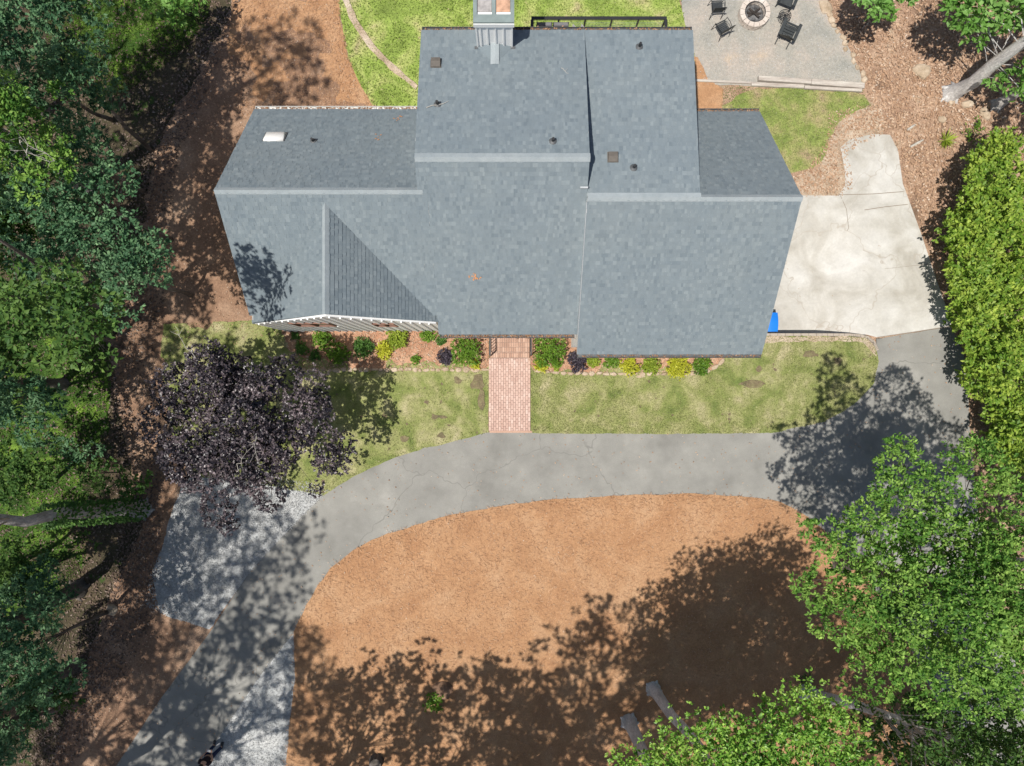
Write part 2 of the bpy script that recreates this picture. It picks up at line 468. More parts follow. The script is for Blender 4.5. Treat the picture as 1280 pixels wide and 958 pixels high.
def sheet(name, pts, z0, mat, amp=0.0, step=.5, edge=.0, sm=0, zf=None, kind='structure', raw=False, label=None, mound=0.0):
    P = pts if raw else wpoly(pts)
    if sm: P = smooth_poly(P, sm)
    # resample the edge and roughen it
    B = []
    es = .22 if edge else .6
    for i in range(len(P)):
        a, b = Vector(P[i]), Vector(P[(i + 1) % len(P)])
        L = (b - a).length
        if L < 1e-4: continue
        n = max(1, int(L / es))
        nrm = Vector((-(b - a).y, (b - a).x)) / L
        for k in range(n):
            p = a + (b - a) * (k / n)
            if edge:
                p = p + nrm * edge * (mnoise.noise(Vector((p.x * 2.3, p.y * 2.3, z0 * 50))) + .6 * mnoise.noise(Vector((p.x * 9, p.y * 9, 3))))
            B.append(p)
    nb = len(B)
    xs = [p.x for p in B]; ys = [p.y for p in B]
    gx, gy = np.meshgrid(np.arange(min(xs) + step * .5, max(xs), step), np.arange(min(ys) + step * .5, max(ys), step))
    gx = gx.ravel() + RNG.uniform(-.15, .15, gx.size) * step
    gy = gy.ravel() + RNG.uniform(-.15, .15, gy.size) * step
    ins = in_poly([tuple(p) for p in B], gx, gy)
    gx, gy = gx[ins], gy[ins]
    BA = np.array([tuple(p) for p in B])
    dmin = np.full(gx.size, 1e9)
    for i in range(0, nb):
        dmin = np.minimum(dmin, (gx - BA[i, 0]) ** 2 + (gy - BA[i, 1]) ** 2)
    dmin = np.sqrt(dmin)
    ok = dmin > step * .35
    gx, gy, dmin = gx[ok], gy[ok], dmin[ok]
    V2 = [Vector(p) for p in B] + [Vector((x, y)) for x, y in zip(gx, gy)]
    dm = [0] * nb + list(dmin)
    r = delaunay_2d_cdt(V2, [], [list(range(nb))], 1, 1e-6)
    vo, fo, orig = r[0], r[2], r[3]
    vs = []
    for i, v in enumerate(vo):
        oi = orig[i][0] if orig[i] else 0
        d = dm[oi] if oi < len(dm) else 0
        z = z0
        if d > 0:
            t = min(1, d / 1.2)
            z += amp * t * (.6 + mnoise.noise(Vector((v.x * .8, v.y * .8, 1)))) + amp * .5 * t * mnoise.noise(Vector((v.x * 3, v.y * 3, 5)))
            z += mound * min(1, d / .35)
            z = max(z, z0)
        if zf: z += zf(v.x, v.y)
        vs.append((v.x, v.y, z))
    me = bpy.data.meshes.new(name)
    me.from_pydata(vs, [], [tuple(f) for f in fo])
    me.update()
    if me.polygons and me.polygons[0].normal.z < 0: me.flip_normals()
    me.polygons.foreach_set('use_smooth', [True] * len(me.polygons))
    me.materials.append(mat)
    o = bpy.data.objects.new(name, me)
    COL.objects.link(o)
    tag(o, kind=kind, label=label)
    return o

# base ground
g = []
xs = np.concatenate([[-400, -120, -50], np.arange(-34, 34.1, .6), [50, 120, 400]])
ys = np.concatenate([[-400, -120, -50], np.arange(-30, 30.1, .6), [50, 120, 400]])
gv = []
for y in ys:
    for x in xs:
        z = 0.0
        if 8.6 < x < 15.4 and 1.5 < y < 8.2:
            z = pad_f(x, max(y, 2.1)) - .12
        gv.append((x, y, z))
nx = len(xs)
gf = [(j * nx + i, j * nx + i + 1, (j + 1) * nx + i + 1, (j + 1) * nx + i) for j in range(len(ys) - 1) for i in range(nx - 1)]
tag(np_mesh('ground', gv, gf, MAT['litter']), kind='structure')

P_woods = [(-400, -300), (305, -300), (298, 0), (262, 70), (225, 130), (196, 185), (182, 260), (176, 330), (150, 385), (140, 450), (150, 520), (165, 600), (180, 660), (150, 720), (120, 800), (60, 1000), (40, 1300), (-400, 1300)]
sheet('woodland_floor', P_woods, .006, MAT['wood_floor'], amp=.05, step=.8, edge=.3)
P_side = [(300, -120), (418, -120), (425, 20), (436, 75), (452, 108), (480, 145), (480, 420), (330, 420), (260, 440), (235, 520), (215, 640), (190, 745), (255, 790), (150, 958), (60, 1100), (-20, 1100), (60, 958), (118, 800), (150, 715), (185, 650), (165, 590), (152, 520), (142, 450), (152, 385), (178, 330), (184, 260), (198, 185), (227, 130), (265, 70), (298, 0)]
sheet('mulch_ground', P_side, .012, MAT['straw_dark'], amp=.03, step=.6, edge=.12, sm=1)
P_tan = [(300, -120), (418, -120), (425, 20), (436, 75), (452, 108), (480, 145), (300, 150), (285, 60)]
sheet('pine_straw_ground', P_tan, .018, MAT['straw'], amp=.02, step=.6, edge=.1)
P_moss1 = [(60, -60), (270, -60), (262, 20), (235, 60), (190, 95), (160, 115), (130, 125), (60, 100)]
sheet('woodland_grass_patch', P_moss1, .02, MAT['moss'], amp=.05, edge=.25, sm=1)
P_moss2 = [(0, 330), (90, 330), (125, 395), (140, 440), (138, 520), (130, 570), (110, 690), (90, 760), (30, 800), (-60, 810), (-60, 330)]
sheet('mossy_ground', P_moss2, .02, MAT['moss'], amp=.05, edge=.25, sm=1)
P_back = [(418, -120), (850, -120), (850, 0), (858, 45), (868, 70), (868, 115), (480, 145), (466, 132), (452, 108), (436, 75), (425, 20)]
sheet('back_lawn', P_back, .03, MAT['back_lawn'], amp=.03, edge=.06)
P_patio = [(850, -120), (990, -120), (1025, 0), (1052, 45), (1068, 75), (1080, 108), (1000, 110), (880, 106), (872, 78), (860, 48), (850, 0)]
sheet('gravel_patio', P_patio, .024, MAT['patio'], amp=.012, edge=.05)
sheet('orange_mulch_strip', [(860, 70), (872, 72), (886, 100), (904, 112), (902, 150), (860, 150)], .034, MAT['straw'], edge=.06)
P_sl = [(902, 108), (1078, 113), (1088, 135), (1058, 142), (1040, 165), (1030, 200), (1008, 215), (960, 220), (900, 200)]
sheet('side_lawn', P_sl, .03, MAT['side_lawn'], amp=.02, edge=.12, sm=1)
P_dirt = [(1035, 140), (1095, 130), (1115, 160), (1060, 190), (1066, 235), (1050, 246), (1000, 246), (985, 225), (1010, 212), (1030, 200)]
sheet('dirt_ground', P_dirt, .016, MAT['dirt'], amp=.02, edge=.15, sm=1)
# concrete pad
P_pad = [(905, 244), (1048, 245), (1056, 232), (1056, 215), (1050, 185), (1062, 175), (1090, 168), (1112, 169), (1122, 188), (1128, 230), (1150, 290), (1170, 350), (1188, 400), (1188, 408), (1096, 422), (1083, 418.5), (1062, 417), (905, 417)]
sheet('concrete_parking_pad', P_pad, .034, MAT['concrete'], step=.4, zf=pad_f)
P_drive = [(100, 1030), (145, 958), (200, 875), (265, 787), (312, 715), (350, 674), (380, 643), (405, 618), (440, 595), (480, 575), (530, 559), (580, 547), (612, 540), (700, 541), (860, 541), (965, 540), (1030, 527), (1068, 505), (1092, 478), (1097, 450), (1095, 424), (1188, 408.5), (1204, 440), (1210, 490), (1212, 540), (1222, 640), (1250, 760), (1290, 900), (1400, 1100), (1260, 1100), (1180, 900), (1120, 780), (1060, 690), (1010, 648), (975, 628), (930, 621), (860, 618), (760, 621), (680, 626), (620, 634), (560, 645), (510, 660), (470, 673), (440, 689), (412, 712), (394, 738), (380, 765), (367, 792), (325, 845), (275, 920), (200, 1030)]
sheet('driveway', P_drive, .021, MAT['asphalt'], step=.8, edge=.015)
P_gl = [(232, 596), (300, 590), (400, 606), (412, 614), (380, 645), (350, 676), (312, 717), (262, 786), (215, 772), (180, 756), (190, 715), (205, 680), (215, 640)]
sheet('gravel_parking', P_gl, .017, MAT['gravel'], amp=.004, edge=.08)
P_gw = [(369, 785), (369, 850), (362, 905), (357, 1000), (205, 1040), (270, 925), (325, 842)]
sheet('gravel_verge', P_gw, .0145, MAT['gravel'], edge=.05)
P_isl = [(367, 790), (381, 762), (395, 736), (413, 711), (441, 688), (471, 672), (511, 659), (561, 644), (621, 633), (681, 625), (761, 620), (861, 617), (931, 620), (976, 627), (1012, 648), (1062, 690), (1122, 780), (1182, 900), (1262, 1100), (350, 1100), (357, 958), (362, 905), (369, 850)]
sheet('pine_straw_island', P_isl, .03, MAT['straw'], amp=.025, step=.45, edge=.05, mound=.05)
P_ll = [(205, 405), (340, 400), (480, 400), (612, 400), (611, 541), (580, 549), (530, 561), (480, 577), (440, 597), (405, 619), (370, 613), (300, 600), (240, 596), (215, 540), (200, 450)]
sheet('front_lawn', P_ll, .031, MAT['lawn'], amp=.03, edge=.05)
P_lr = [(662, 400), (905, 400), (905, 420), (1060, 420.5), (1082, 423), (1094, 434), (1097, 452), (1092, 480), (1067, 506), (1029, 528), (965, 541.5), (860, 542.5), (700, 542), (662, 541)]
sheet('front_lawn', P_lr, .031, MAT['lawn'], amp=.03, edge=.04)
P_b1 = [(352, 405), (611, 405), (611, 458), (604, 463), (480, 463), (380, 461), (362, 445), (355, 425)]
sheet('planting_bed', P_b1, .044, MAT['bedmulch'], amp=.05, step=.4, edge=.03)
P_b2 = [(662, 405), (905, 405), (905, 449), (893, 461), (878, 467), (740, 467), (668, 464), (660, 452)]
sheet('planting_bed', P_b2, .044, MAT['bedmulch'], amp=.05, step=.4, edge=.03)
for (px, py, w_, h_) in ((940, 481, 16, 3.5), (597, 478, 9, 11), (602, 500, 5, 12), (573, 476, 6, 4), (548, 521, 9, 3.5), (506, 548, 5, 3), (1012, 443, 9, 4), (1046, 452, 4, 5), (949, 461, 4, 4), (552, 545, 5, 3), (482, 520, 4, 3)):
    sheet('bare_patch', [(px + w_ * math.cos(a_) * (1 + .25 * math.sin(a_ * 3 + px)), py + h_ * math.sin(a_) * (1 + .2 * math.cos(a_ * 2 + py))) for a_ in np.linspace(0, 2 * math.pi, 14)[:-1]], .066, MAT['patch'], edge=.12)
# pad edge: low retaining curb the lawn sits behind, concrete joints
cb = MB()
cpts = [(905, 418.6), (962, 418.6), (1020, 418.6), (1062, 418.8), (1075, 419.8), (1084, 422), (1092, 428), (1096, 438)]
for a, b in zip(cpts[:-1], cpts[1:]):
    p, q = W(*a), W(*b)
    n = 6
    for k in range(n):
        u, v = p.lerp(q, k / n), p.lerp(q, (k + 1) / n)
        lo = min(pad_f(u.x, 2.2), pad_f(v.x, 2.2)) - .1
        cb.box(((u.x + v.x) / 2, (u.y + v.y) / 2 , (lo + .05) / 2), ((v - u).length + .012, .11, .05 - lo), rz=math.atan2(v.y - u.y, v.x - u.x))
tag(cb.build('curb', plain('curb_concrete', (.42, .36, .30), .9)), 'low concrete edge between the front lawn and the sunken parking pad', 'curb')
sheet('worn_dirt_verge', [(905, 420), (1062, 420.5), (1080, 422), (1090, 430), (1096, 445), (1088, 440), (1078, 429), (1060, 427), (905, 429)], .037, MAT['dirt'], edge=.08)
jm = MB()
def strip(mb, pts, w, z, zf=None):
    for a, b in zip(pts[:-1], pts[1:]):
        p, q = W(*a), W(*b)
        d = (q - p); d.z = 0
        n = Vector((-d.y, d.x, 0)).normalized() * w / 2
        vs = [p - n, q - n, q + n, p + n]
        vs = [(v.x, v.y, z + (zf(v.x, v.y) if zf else 0)) for v in vs]
        mb.add(vs, [(0, 1, 2, 3)])
strip(jm, [(1049, 244), (1090, 243), (1129, 240)], .03, .040, pad_f)
strip(jm, [(1080, 263), (1106, 259), (1134, 256)], .03, .040, pad_f)
strip(jm, [(1050, 245), (1058, 262), (1062, 285), (1052, 305)], .02, .040, pad_f)
strip(jm, [(1078, 339), (1110, 336), (1163, 330)], .012, .040, pad_f)
strip(jm, [(1096, 422), (1140, 415.5), (1188, 408)], .03, .041)
tag(jm.build('concrete_joint', MAT['concrete_joint']), kind='structure')

# scattering of small stuff ---------------------------------------------------
def scatter_points(P, n, excl=()):
    P = np.array(P)
    lo, hi = P.min(0), P.max(0)
    out = np.zeros((0, 2))
    while len(out) < n:
        q = RNG.uniform(lo, hi, (n * 2, 2))
        m = in_poly([tuple(p) for p in P], q[:, 0], q[:, 1])
        for E in excl: m &= ~in_poly(E, q[:, 0], q[:, 1])
        out = np.vstack([out, q[m]])
    return out[:n]

def leaf_quads(P, D, U, L, Wd, fold=.25):
    """P base points, D direction, U approx normal; returns V,T"""
    D = D / np.linalg.norm(D, axis=1, keepdims=True)
    S = np.cross(D, U)
    S /= (np.linalg.norm(S, axis=1, keepdims=True) + 1e-9)
    N = np.cross(S, D)
    L = np.asarray(L).reshape(-1, 1); Wd = np.asarray(Wd).reshape(-1, 1)
    a = P
    b = P + D * L * .5 + S * Wd * .5 + N * Wd * fold
    c = P + D * L
    d = P + D * L * .5 - S * Wd * .5 + N * Wd * fold
    n = len(P)
    V = np.stack([a, b, c, d], 1).reshape(-1, 3)
    i = np.arange(n) * 4
    T = np.stack([np.stack([i, i + 1, i + 2], 1), np.stack([i, i + 2, i + 3], 1)], 1).reshape(-1, 3)
    return V, T

def litter(name, P, n, mat, L=(.06, .13), z=.03, tilt=.45, asp=.55, excl=(), zf=None, kind='stuff', parent=None, label=None, cat=None):
    q = scatter_points(P, n, excl)
    n = len(q)
    th = RNG.uniform(0, 2 * np.pi, n)
    D = np.stack([np.cos(th), np.sin(th), RNG.uniform(-tilt, tilt, n)], 1)
    U = np.stack([RNG.normal(0, tilt, n), RNG.normal(0, tilt, n), np.ones(n)], 1)
    Ls = RNG.uniform(L[0], L[1], n)
    zz = z + RNG.uniform(0, .03, n)
    if zf is not None: zz = zz + zf
    V, T = leaf_quads(np.column_stack([q, zz]), D, U, Ls, Ls * asp)
    o = np_mesh(name, V, T, mat, parent)
    tag(o, label, cat, kind=kind)
    return o

house_fp = wpoly([(345, 405), (560, 405), (560, 418), (722, 418), (722, 432), (918, 432), (918, 170), (850, 170), (850, 120), (540, 120), (540, 160), (345, 160)])
P_right = wpoly([(1010, -40), (1330, -40), (1330, 700), (1222, 640), (1212, 540), (1210, 490), (1204, 440), (1188, 400), (1170, 350), (1150, 290), (1128, 230), (1122, 186), (1112, 166), (1090, 165), (1060, 172), (1046, 184), (1054, 215), (1050, 240), (1000, 242), (985, 225), (1010, 212), (1036, 175), (1060, 145), (1088, 135), (1082, 108), (1055, 45)])
litter('fallen_leaves', P_right, 26000, MAT['deadleaf'], L=(.07, .16), excl=[wpoly([(1046, 165), (1110, 162), (1124, 186), (1132, 230), (1154, 290), (1192, 400), (1100, 430), (1000, 400), (1000, 246), (1046, 243)])], label='carpet of dry tan leaves on the ground right of the parking pad', cat='leaf litter')
litter('fallen_leaves', wpoly(P_woods[1:16] + [(-60, 1000), (-60, -60)]), 22000, MAT['deadleaf_dark'], L=(.07, .16), z=.03, label='dark brown leaves covering the shaded woodland floor on the left', cat='leaf litter')
litter('leaf_bits', wpoly(P_side), 11000, MAT['deadleaf'], L=(.03, .09), z=.03, label='sparse pale leaf bits on the dark mulch left of the house', cat='leaf litter')
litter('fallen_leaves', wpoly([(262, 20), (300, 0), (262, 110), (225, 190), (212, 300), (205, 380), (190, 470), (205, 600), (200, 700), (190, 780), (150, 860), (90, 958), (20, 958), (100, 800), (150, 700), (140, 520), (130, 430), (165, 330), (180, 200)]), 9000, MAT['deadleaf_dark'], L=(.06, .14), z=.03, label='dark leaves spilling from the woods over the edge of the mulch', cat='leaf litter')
litter('leaf_bits', wpoly(P_isl), 1800, MAT['deadleaf'], L=(.04, .09), z=.1, label='few leaf bits dotted over the orange pine straw island', cat='leaf litter')
litter('pine_needles', wpoly(P_isl), 60000, MAT['needles'], L=(.10, .22), z=.095, tilt=.2, asp=.09, label='loose orange pine needles on the island inside the driveway loop', cat='pine straw')
litter('pine_needles', wpoly(P_tan), 9000, MAT['needles'], L=(.10, .22), z=.04, tilt=.2, asp=.09, label='loose pine needles on the tan strip behind the left wing', cat='pine straw')
litter('pine_needles', wpoly(P_b1) , 3000, MAT['deadleaf'], L=(.05, .14), z=.07, tilt=.2, asp=.35, label='bark chips in the bed left of the brick walk', cat='mulch')
litter('pine_needles', wpoly(P_b2) , 3000, MAT['deadleaf'], L=(.05, .14), z=.07, tilt=.2, asp=.35, label='bark chips in the bed right of the brick walk', cat='mulch')
litter('leaf_bits', wpoly(P_dirt), 1400, MAT['deadleaf'], L=(.04, .11), label='wood chips scattered on the bare dirt beside the small side lawn', cat='leaf litter')
litter('loose_gravel', wpoly(P_gl), 14000, MAT['pebble'], L=(.03, .07), z=.02, tilt=.5, asp=.8, label='loose grey stones on the parking area under the purple tree', cat='gravel')
litter('loose_gravel', wpoly(P_gw), 6000, MAT['pebble'], L=(.03, .06), z=.02, tilt=.5, asp=.8, label='loose grey stones on the wedge between driveway and island', cat='gravel')
litter('leaf_bits', wpoly(P_drive), 1300, MAT['deadleaf'], L=(.03, .09), z=.03, label='stray leaf bits blown onto the asphalt driveway', cat='leaf litter')
litter('loose_gravel', wpoly(P_patio), 5000, MAT['pebble'], L=(.02, .05), z=.025, tilt=.4, asp=.8, label='fine grey stones on the patio around the fire pit', cat='gravel')

def grass(name, P, n, mat, hgt=(.04, .1), excl=(), label=None):
    q = scatter_points(P, n, excl)
    n = len(q)
    th = RNG.uniform(0, 2 * np.pi, n)
    D = np.stack([np.cos(th), np.sin(th), RNG.uniform(.5, 1.8, n)], 1)
    U = np.stack([RNG.normal(0, .4, n), RNG.normal(0, .4, n), np.ones(n)], 1)
    Ls = RNG.uniform(hgt[0], hgt[1], n)
    V, T = leaf_quads(np.column_stack([q, np.full(n, .035)]), D, U, Ls, Ls * .35)
    tag(np_mesh(name, V, T, mat), label, 'grass', kind='stuff')
grass('grass', wpoly(P_back), 36000, MAT['blade_bright'], (.05, .13), label='bright green grass behind the house')
grass('grass', wpoly(P_ll), 22000, MAT['blade'], (.03, .08), [wpoly(P_b1), house_fp], label='patchy short grass left of the brick walk')
grass('grass', wpoly(P_lr), 34000, MAT['blade'], (.03, .08), [wpoly(P_b2), house_fp], label='patchy yellowing grass right of the brick walk')
grass('grass', wpoly(P_sl), 9000, MAT['blade'], (.03, .09), label='thin grass between the patio timbers and the right wing')
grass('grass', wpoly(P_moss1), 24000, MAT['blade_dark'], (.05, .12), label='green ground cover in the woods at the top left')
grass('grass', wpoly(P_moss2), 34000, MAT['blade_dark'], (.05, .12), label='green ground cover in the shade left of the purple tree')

# ------------------------------------------------------------------ the house
house = empty('house', (0, 0, 0))
tag(house, 'white board and batten house with a grey shingle roof in several levels', 'house')

EXPO = .145
def roof_plane(name, e0, e1, r0, r1, cull=None, slab=True, seed=1, thick=.13):
    """e0->e1 along the eave, r0/r1 up-slope ends.  Lapped shingle tabs on a deck slab."""
    e0, e1, r0, r1 = map(Vector, (e0, e1, r0, r1))
    u = (e1 - e0); LU = u.length; u.normalize()
    v = (r0 - e0); LV = v.length; v.normalize()
    n = u.cross(v).normalized()
    if n.z < 0: n = -n
    rs = random.Random(seed)
    mb = MB()
    nc = int(math.ceil(LV / EXPO))
    for j in range(nc):
        v0 = j * EXPO
        v1 = min((j + 1) * EXPO, LV) + .01
        x = -rs.uniform(0, .2)
        while x < LU:
            w = rs.choice((.07, .085, .10, .12, .15)) * rs.uniform(.9, 1.1)
            a, b = max(0, x), min(LU, x + w)
            x += w
            if b - a < .01: continue
            if cull:
                c = e0 + u * ((a + b) / 2) + v * v0
                if cull(c): continue
            t = .024 if rs.random() < .5 else .014
            P = [e0 + u * a + v * v0 + n * t, e0 + u * b + v * v0 + n * t, e0 + u * b + v * v1 + n * .003, e0 + u * a + v * v1 + n * .003,
                 e0 + u * a + v * v0, e0 + u * b + v * v0]
            mb.add(P, [(0, 1, 2, 3), (4, 5, 1, 0)])
    o = mb.build(name, MAT['shingle'], house)
    o['kind'] = 'stuff'
    if slab:
        d = n * thick
        s = MB()
        q = [e0, e1, r1, r0]
        s.add([p - n * .002 for p in q] + [p - d for p in q], [(0, 1, 2, 3), (7, 6, 5, 4), (0, 4, 5, 1), (1, 5, 6, 2), (2, 6, 7, 3), (3, 7, 4, 0)])
        s.build('roof_deck', MAT['trim'], house)
    return o

XL, XM0, XM1, XS, XR = -9.68, -3.07, 2.45, 6.12, 9.43
YLR, ZLR = 6.26, 6.95
YMR, ZMR = 7.105, 7.65
YGR, ZGR = 6.03, 6.95
fz = lambda Y: 1.754 + .83 * Y
GX, GZ, GS, GY = -6.15, 6.65, .87, 2.26
gz = lambda X: GZ - GS * abs(X - GX)
# left wing
roof_plane('roof_shingles', (XL, 2.5, fz(2.5)), (XM0, 2.5, fz(2.5)), (XL, YLR, ZLR), (XM0, YLR, ZLR), seed=1,
           cull=lambda c: gz(c.x) > c.z + .12)
roof_plane('roof_shingles', (XM0, 10.26, 3.38), (XL, 10.26, 3.38), (XM0, YLR, ZLR), (XL, YLR, ZLR), seed=2)
# middle
roof_plane('roof_shingles', (-2.76, 1.838, fz(1.838)), (XM1, 1.838, fz(1.838)), (-2.76, YMR, ZMR), (XM1, YMR, ZMR), seed=3)
roof_plane('roof_shingles', (XM0, 2.5, fz(2.5)), (-2.76, 2.5, fz(2.5)), (XM0, YMR, ZMR), (-2.76, YMR, ZMR), seed=4, cull=lambda c: gz(c.x) > c.z + .12)
roof_plane('roof_shingles', (XM1, 11.93, 6.0), (XM0, 11.93, 6.0), (XM1, YMR, ZMR), (XM0, YMR, ZMR), seed=5)
# right wing
roof_plane('roof_shingles', (XM1, 1.09, 3.2), (XR, 1.09, 3.2), (XM1, YGR, ZGR), (XR, YGR, ZGR), seed=6, thick=.16)
roof_plane('roof_shingles', (XS, 11.93, 6.0), (XM1, 11.93, 6.0), (XS, YGR, ZGR), (XM1, YGR, ZGR), seed=7)
roof_plane('roof_shingles', (XR, 10.32, 3.0), (XS - .1, 10.32, 3.0), (XR, YGR, ZGR), (XS - .1, YGR, ZGR), seed=8)
# cross gable
ce = lambda c: fz(c.y) > c.z + .15
roof_plane('roof_shingles', (-2.74, 5.95, gz(-2.74)), (-2.74, GY, gz(-2.74)), (GX, 5.95, GZ), (GX, GY, GZ), seed=9, cull=ce, slab=False)
roof_plane('roof_shingles', (XL, GY, gz(XL)), (XL, 5.95, gz(XL)), (GX, GY, GZ), (GX, 5.95, GZ), seed=10, cull=ce, slab=False)
s = MB()   # gable rake boards and soffit deck
for xa in (-2.74, XL):
    P = [Vector((xa, GY, gz(xa))), Vector((GX, GY, GZ)), Vector((GX, GY + .35, GZ)), Vector((xa, GY + .35, gz(xa)))]
    dn = Vector((0, 0, -.07))
    s.add([p + Vector((0, 0, -.003)) for p in P] + [p + dn for p in P], [(0, 1, 2, 3), (7, 6, 5, 4), (0, 4, 5, 1), (1, 5, 6, 2), (2, 6, 7, 3), (3, 7, 4, 0)])
s.build('rake_board', MAT['flash'], house)
# triangular gable decks (so no light passes between the tabs)
s = MB()
yv = (GZ - 1.754) / .83
for xa in (-2.74, XL):
    s.add([(xa, GY, gz(xa) - .01), (GX, GY, GZ - .01), (GX, yv, GZ - .01), (xa, (gz(xa) - 1.754) / .83, gz(xa) - .01)], [(0, 1, 2, 3)])
s.build('roof_underlay', MAT['shingle'], house)

def ridge_caps(a, b, na, nb, w=.15, step=.22, name='ridge_cap'):
    a, b = Vector(a), Vector(b)
    d = (b - a); L = d.length; d.normalize()
    n = int(L / step)
    step = L / n
    for k in range(n):
        p = a + d * (k * step); q = a + d * ((k + 1) * step + .02)
        up = Vector((0, 0, 1))
        mb = MB()
        h0, h1 = .022, .03
        P = []
        for c, h in ((p, h1), (q, h0)):
            P += [c + na * w + up * h, c + up * (h + .012), c + nb * w + up * h]
        P += [x - up * .022 for x in P]
        mb.add(P, [(0, 1, 4, 3), (1, 2, 5, 4), (0, 6, 7, 1), (1, 7, 8, 2), (0, 3, 9, 6), (2, 8, 11, 5)])
        mb.build(name, MAT['ridge'], house)
def slope(y0, z0, y1, z1): return Vector((0, y1 - y0, z1 - z0)).normalized()
fs = slope(YLR, ZLR, 2.26, 3.63)
ridge_caps((XL, YLR, ZLR), (XM0 + .15, YLR, ZLR), fs, slope(YLR, ZLR, 10.26, 3.38))
ridge_caps((XM0, YMR, ZMR), (XM1, YMR, ZMR), fs, slope(YMR, ZMR, 11.93, 6.0))
ridge_caps((XM1, YGR, ZGR), (XS, YGR, ZGR), slope(YGR, ZGR, 1.09, 3.2), slope(YGR, ZGR, 11.93, 6.0))
ridge_caps((XS, YGR, ZGR), (XR, YGR, ZGR), slope(YGR, ZGR, 1.09, 3.2), slope(YGR, ZGR, 10.32, 3.0))
ge, gw = Vector((1, 0, -GS)).normalized(), Vector((-1, 0, -GS)).normalized()
ridge_caps((GX, GY, GZ), (GX, 5.95, GZ), gw, ge)

# walls
def prism_x(name, poly, x0, x1, mat):
    n = len(poly)
    mb = MB()
    mb.add([(x0, y, z) for y, z in poly] + [(x1, y, z) for y, z in poly],
           [tuple(range(n)), tuple(range(2 * n - 1, n - 1, -1))] + [(i, (i + 1) % n, n + (i + 1) % n, n + i) for i in range(n)])
    return mb.build(name, mat, house)
prism_x('wall', [(3.0, -.3), (9.85, -.3), (9.85, 3.35), (6.26, 6.6), (3.0, 3.95)], XL + .12, XM0, MAT['white'])
prism_x('wall', [(2.5, -.3), (11.6, -.3), (11.6, 5.85), (YMR, 7.4), (2.5, 3.6)], XM0 + .05, XM1 - .05, MAT['white'])
prism_x('wall', [(1.5, -1), (9.9, -1), (9.9, 3.1), (YGR, 6.7), (1.5, 3.2)], XM1 + .04, XR - .25, MAT['white'])
prism_x('wall', [(6.2, 3), (11.6, -.3), (11.6, 5.85), (6.2, 6.72)], XM1 - .02, XS - .08, MAT['white'])
# white edge flashing on the step between middle and right roof planes
fl = MB()
fl.bar((XM1 - .012, 1.84, 3.58), (XM1 - .012, 6.0, 6.72), .02, .36, up=Vector((0, 0, 1)))
fl.build('step_flashing', MAT['flash'], house)
fl = MB()
fl.bar((2.2, 6.3, 7.12), (2.45, 6.3, 7.12), .05, .08)
fl.build('flashing', MAT['flash'], house)
# gable wall (board and batten)
gx0, gx1, gy = XL + .12, -2.82, 2.20
n0 = MB()
pz = lambda x: gz(x) - .06
n0.add([(gx0, gy, -.1), (gx1, gy, -.1), (gx1, gy, pz(gx1)), (GX, gy, pz(GX)), (gx0, gy, pz(gx0)),
        (gx0, 3.0, -.1), (gx1, 3.0, -.1), (gx1, 3.0, pz(gx1)), (GX, 3.0, pz(GX)), (gx0, 3.0, pz(gx0))],
       [(0, 1, 2, 3, 4), (9, 8, 7, 6, 5), (0, 5, 6, 1), (1, 6, 7, 2), (2, 7, 8, 3), (3, 8, 9, 4), (4, 9, 5, 0)])
n0.build('gable_wall', MAT['white'], house)
WINS = [(-8.05, -6.75, 3.0, 4.2), (-5.1, -4.4, 2.9, 3.9)]
x = gx0 + .2
while x < gx1:
    inw = [w for w in WINS if w[0] - .1 < x < w[1] + .1]
    segs = [(-.05, pz(x) - .02)]
    if inw:
        segs = [(-.05, inw[0][2] - .1), (inw[0][3] + .1, pz(x) - .02)]
    for lo, hi in segs:
        if hi - lo > .1:
            b = MB(); b.box((x, gy - .024, (lo + hi) / 2), (.05, .048, hi - lo)); b.build('batten', MAT['white'], house)
    x += .30
for (a, b, c, d) in WINS:
    f = MB()
    f.box(((a + b) / 2, gy - .03, c - .05), (b - a + .12, .05, .05)); f.box(((a + b) / 2, gy - .03, d + .05), (b - a + .12, .05, .05))
    f.box((a - .04, gy - .03, (c + d) / 2), (.06, .04, d - c)); f.box((b + .04, gy - .03, (c + d) / 2), (.06, .04, d - c))
    f.box(((a + b) / 2, gy - .03, (c + d) / 2), (.06, .05, d - c))
    wo = f.build('window', MAT['winframe'], house)
    gp = MB()
    gp.box(((a + b) / 2, gy - .006, (c + d) / 2), (b - a, .012, d - c)); gp.build('pane', MAT['glass'], wo)
# gutters with debris
def gutter(x0, x1, y, z, out, name='gutter', deb=250, mat='gutter'):
    mb = MB()
    w = .13
    mb.box(((x0 + x1) / 2, y + out * w / 2, z - .10), (x1 - x0, w, .012))
    mb.box(((x0 + x1) / 2, y + out * (w), z - .055), (x1 - x0, .014, .11))
    mb.box(((x0 + x1) / 2, y + out * .004, z - .055), (x1 - x0, .012, .10))
    mb.box((x0, y + out * w / 2, z - .055), (.012, w, .10)); mb.box((x1, y + out * w / 2, z - .055), (.012, w, .10))
    g = mb.build(name, MAT[mat], house)
    q = [(x0, min(y, y + out * w)), (x1, min(y, y + out * w)), (x1, max(y, y + out * w)), (x0, max(y, y + out * w))]
    o = litter('gutter_debris', q, deb, MAT['gutterleaf'], L=(.04, .10), z=z - .07, tilt=.5, parent=g)
gutter(XM1 + .02, XR - .02, 1.09, 3.16, -1, deb=220)
gutter(-2.7, XM1 - .1, 1.838, 3.24, -1, deb=420)
gutter(XL + .05, XM0, 10.26, 3.36, 1, deb=420, mat='trim')
